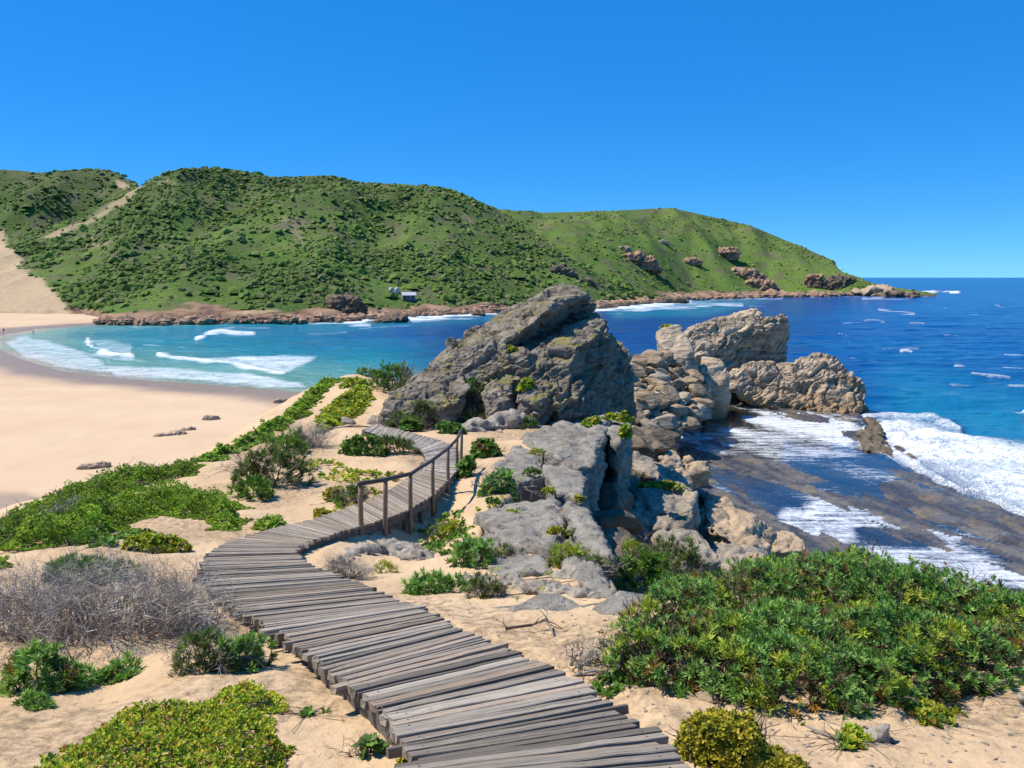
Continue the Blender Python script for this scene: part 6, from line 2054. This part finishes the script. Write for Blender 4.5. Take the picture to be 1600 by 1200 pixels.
for x0, x1 in ((-1.2, 0.6), (1.4, 3.0)):
    wf = boxm('window', (x0, -2.06, 0.5), (x1, -1.99, 1.7), M['white'], hut)
    boxm('pane', (x0 + 0.1, -2.09, 0.6), (x1 - 0.1, -2.03, 1.6), M['glass'], wf)
for x in (-3.9, 0, 3.9):
    boxm('veranda_post', (x - 0.08, -3.25, -1.5), (x + 0.08, -3.1, 2.2), M['white'], hut)
boxm('deck', (-4.0, -3.4, -1.6), (4.0, -1.98, -0.15), M['beam'], hut)
for k, (px, py, lb) in enumerate([(613, 457, 'left of the two pale water tanks above the hut'), (622, 457, 'right of the two pale water tanks above the hut')]):
    tp = on_hill(HA, px, py)
    tk = empty('water_tank', tp, lb, 'water tank', 'water tanks by the hut')
    pole(tp + np.array([0, 0, -1.0]), tp + np.array([0, 0, 2.6]), 1.35, 1.35, 'tank_body', M['white'], tk, 16, 0.0, 4)
    pole(tp + np.array([0, 0, 2.6]), tp + np.array([0, 0, 3.0]), 1.3, 0.4, 'tank_lid', M['white'], tk, 16, 0.0, 3)
mp_ = on_hill(HA, 607, 453)
mast = empty('mast', mp_, 'thin pale mast beside the water tanks', 'mast')
pole(mp_ + np.array([0, 0, -0.5]), mp_ + np.array([0, 0, 6.0]), 0.12, 0.08, 'pole', M['white'], mast, 6, 0.0, 3)
pole(mp_ + np.array([-0.9, 0, 5.4]), mp_ + np.array([0.5, 0, 5.4]), 0.1, 0.1, 'crossbar', M['white'], mast, 6, 0.0, 2)

# ------------------------------------------------------------------ people and birds
def skin_body(name, joints, edges, radii, mat, parent, sub=1):
    me = bpy.data.meshes.new(name)
    me.from_pydata([tuple(j) for j in joints], edges, [])
    o = bpy.data.objects.new('tmp_body', me)
    COL.objects.link(o)
    o.modifiers.new('skin', 'SKIN')
    sl = me.skin_vertices[0].data
    for k, r in enumerate(radii):
        sl[k].radius = (r, r)
    sl[0].use_root = True
    ss = o.modifiers.new('sub', 'SUBSURF')
    ss.levels = sub
    dg = bpy.context.evaluated_depsgraph_get()
    out = bpy.data.meshes.new_from_object(o.evaluated_get(dg))
    bpy.data.objects.remove(o)
    out.materials.clear()
    out.materials.append(mat)
    out.polygons.foreach_set('use_smooth', np.ones(len(out.polygons), bool))
    out.name = name
    return link(name, out, parent)

M['skin'] = m_plain('skin', (0.42, 0.25, 0.17), 0.6, 0.1, 3)
M['shirt'] = m_plain('shirt', (0.12, 0.14, 0.19), 0.8, 0.2, 3)
M['shorts'] = m_plain('shorts', (0.05, 0.06, 0.09), 0.8, 0.2, 3)
M['hair'] = m_plain('hair', (0.03, 0.02, 0.015), 0.6, 0.2, 6)

def person(loc, rot, label, wade=0.0):
    root = empty('person', np.array(loc) - np.array([0, 0, wade]), label, 'person')
    root.rotation_euler = (0, 0, rot)
    J = [(0, 0, 0.95), (0, 0, 1.2), (0, 0, 1.42), (0, 0, 1.52), (0, 0.01, 1.62), (0, 0.01, 1.72),
         (0.18, 0, 1.42), (0.25, 0.03, 1.15), (0.27, -0.05, 0.92), (0.27, -0.07, 0.82), (-0.18, 0, 1.42), (-0.25, -0.02, 1.15), (-0.26, -0.12, 0.93), (-0.26, -0.14, 0.83),
         (0.1, 0, 0.88), (0.12, -0.08, 0.48), (0.12, 0.02, 0.08), (0.13, -0.12, 0.03), (-0.1, 0, 0.88), (-0.12, 0.04, 0.48), (-0.12, 0.12, 0.08), (-0.13, 0.0, 0.03)]
    E = [(0, 1), (1, 2), (2, 3), (3, 4), (4, 5), (2, 6), (6, 7), (7, 8), (8, 9), (2, 10), (10, 11), (11, 12), (12, 13), (0, 14), (14, 15), (15, 16), (16, 17), (0, 18), (18, 19), (19, 20), (20, 21)]
    R = [0.15, 0.14, 0.15, 0.06, 0.10, 0.085, 0.07, 0.045, 0.035, 0.04, 0.07, 0.045, 0.035, 0.04, 0.10, 0.065, 0.04, 0.035, 0.10, 0.065, 0.04, 0.035]
    skin_body('body', J, E, R, M['skin'], root)
    skin_body('shirt', [(0, 0, 0.98), (0, 0, 1.2), (0, 0, 1.42), (0.19, 0, 1.41), (0.24, 0.02, 1.24), (-0.19, 0, 1.41), (-0.24, -0.01, 1.24)], [(0, 1), (1, 2), (2, 3), (3, 4), (2, 5), (5, 6)], [0.165, 0.155, 0.16, 0.08, 0.065, 0.08, 0.065], M['shirt'], root)
    skin_body('shorts', [(0, 0, 0.98), (0.1, 0, 0.86), (0.12, -0.06, 0.58), (-0.1, 0, 0.86), (-0.12, 0.03, 0.58)], [(0, 1), (1, 2), (0, 3), (3, 4)], [0.165, 0.115, 0.095, 0.115, 0.095], M['shorts'], root)
    skin_body('hair', [(0, 0.03, 1.66), (0, 0.03, 1.74)], [(0, 1)], [0.105, 0.09], M['hair'], root)
    return root

g1 = G(6, 520, 0.25)
person(g1, 0.6, 'person in dark clothes standing on the beach at the far left')
person(G(52, 521, 0.0), -0.8, 'person wading in the shallow water at the left', 0.55)

def gull(loc, rot, label, scale=1.0):
    root = empty('gull', loc, label, 'bird')
    root.rotation_euler = (0, 0, rot)
    root.scale = (scale,) * 3
    wh = m_plain('white_feathers', (0.75, 0.75, 0.74), 0.7, 0.08, 8)
    dk = m_plain('dark_feathers', (0.045, 0.045, 0.05), 0.7, 0.2, 8)
    yl = m_plain('beak_yellow', (0.6, 0.35, 0.03), 0.5, 0.1, 8)
    skin_body('body', [(0, 0, 0.26), (0, 0.13, 0.31), (0, 0.19, 0.40), (0, 0.22, 0.455), (0, -0.16, 0.23), (0, -0.30, 0.21)], [(0, 1), (1, 2), (2, 3), (0, 4), (4, 5)], [0.095, 0.08, 0.045, 0.05, 0.06, 0.02], wh, root, 2)
    for s in (-1, 1):
        skin_body('wing', [(s * 0.075, 0.08, 0.31), (s * 0.085, -0.08, 0.29), (s * 0.05, -0.26, 0.25), (s * 0.02, -0.40, 0.23)], [(0, 1), (1, 2), (2, 3)], [0.035, 0.05, 0.03, 0.01], dk, root, 2)
        p0 = np.array(loc)
        TV, TF = tubes(np.array([[s * 0.035, 0.0, 0.2, s * 0.035, 0.01, 0.0, 0.009, 0.008], [s * 0.035, 0.01, 0.006, s * 0.05, 0.07, 0.004, 0.012, 0.016]]), 5)
        link('leg', mesh_from('leg', TV, TF, yl, False), root)
    TV, TF = tubes(np.array([[0, 0.25, 0.45, 0, 0.34, 0.43, 0.018, 0.006]]), 6)
    link('beak', mesh_from('beak', TV, TF, yl, False), root)

gull(surf_of(tal, 1029, 624) + np.array([0, -0.2, 0.35]), 1.2, 'white and dark gull standing on the rocks by the pool', 1.5)
gull(S0(967, 655) + np.array([0, 0, 0.1]), 2.0, 'tiny white gull on the mossy rock pillar', 0.55)

def spray():
    """droplets thrown up where the swell hits the shelf"""
    rng = np.random.default_rng(8)
    tv = np.array([(1, 1, 1), (1, -1, -1), (-1, 1, -1), (-1, -1, 1)]) * 0.577
    tf = np.array([(0, 1, 2), (0, 3, 1), (0, 2, 3), (1, 3, 2)])
    P_ = []
    for (px, py, cnt, hh, sp) in [(1500, 760, 2600, 2.6, 3.2), (1475, 745, 1500, 1.8, 2.4), (1540, 782, 1800, 2.0, 3.0), (1585, 800, 1200, 1.6, 2.5), (1440, 735, 700, 1.2, 2.0)]:
        c = G(px, py, 0.6)
        u = rng.normal(size=(cnt, 3)) * np.array([sp * 0.6, sp * 0.5, 0])
        u[:, 2] = np.abs(rng.normal(size=cnt)) * hh * 0.55 * np.exp(-(u[:, 0] / sp) ** 2)
        P_.append(c + u)
    p = np.concatenate(P_)
    n = len(p)
    r = rng.uniform(0.012, 0.05, n)
    V = tv[None] * r[:, None, None] + p[:, None]
    o = link('spray', mesh_from('spray', V.reshape(-1, 3), (tf[None] + (np.arange(n) * 4)[:, None, None]).reshape(-1, 3), M['foamy'], False))
    o['kind'] = 'stuff'
    o['label'] = 'white spray where the swell breaks against the rock shelf'
    o['category'] = 'spray'
M['foamy'] = m_plain('spray_water', (0.85, 0.88, 0.9), 0.6, 0.05, 2)
spray()
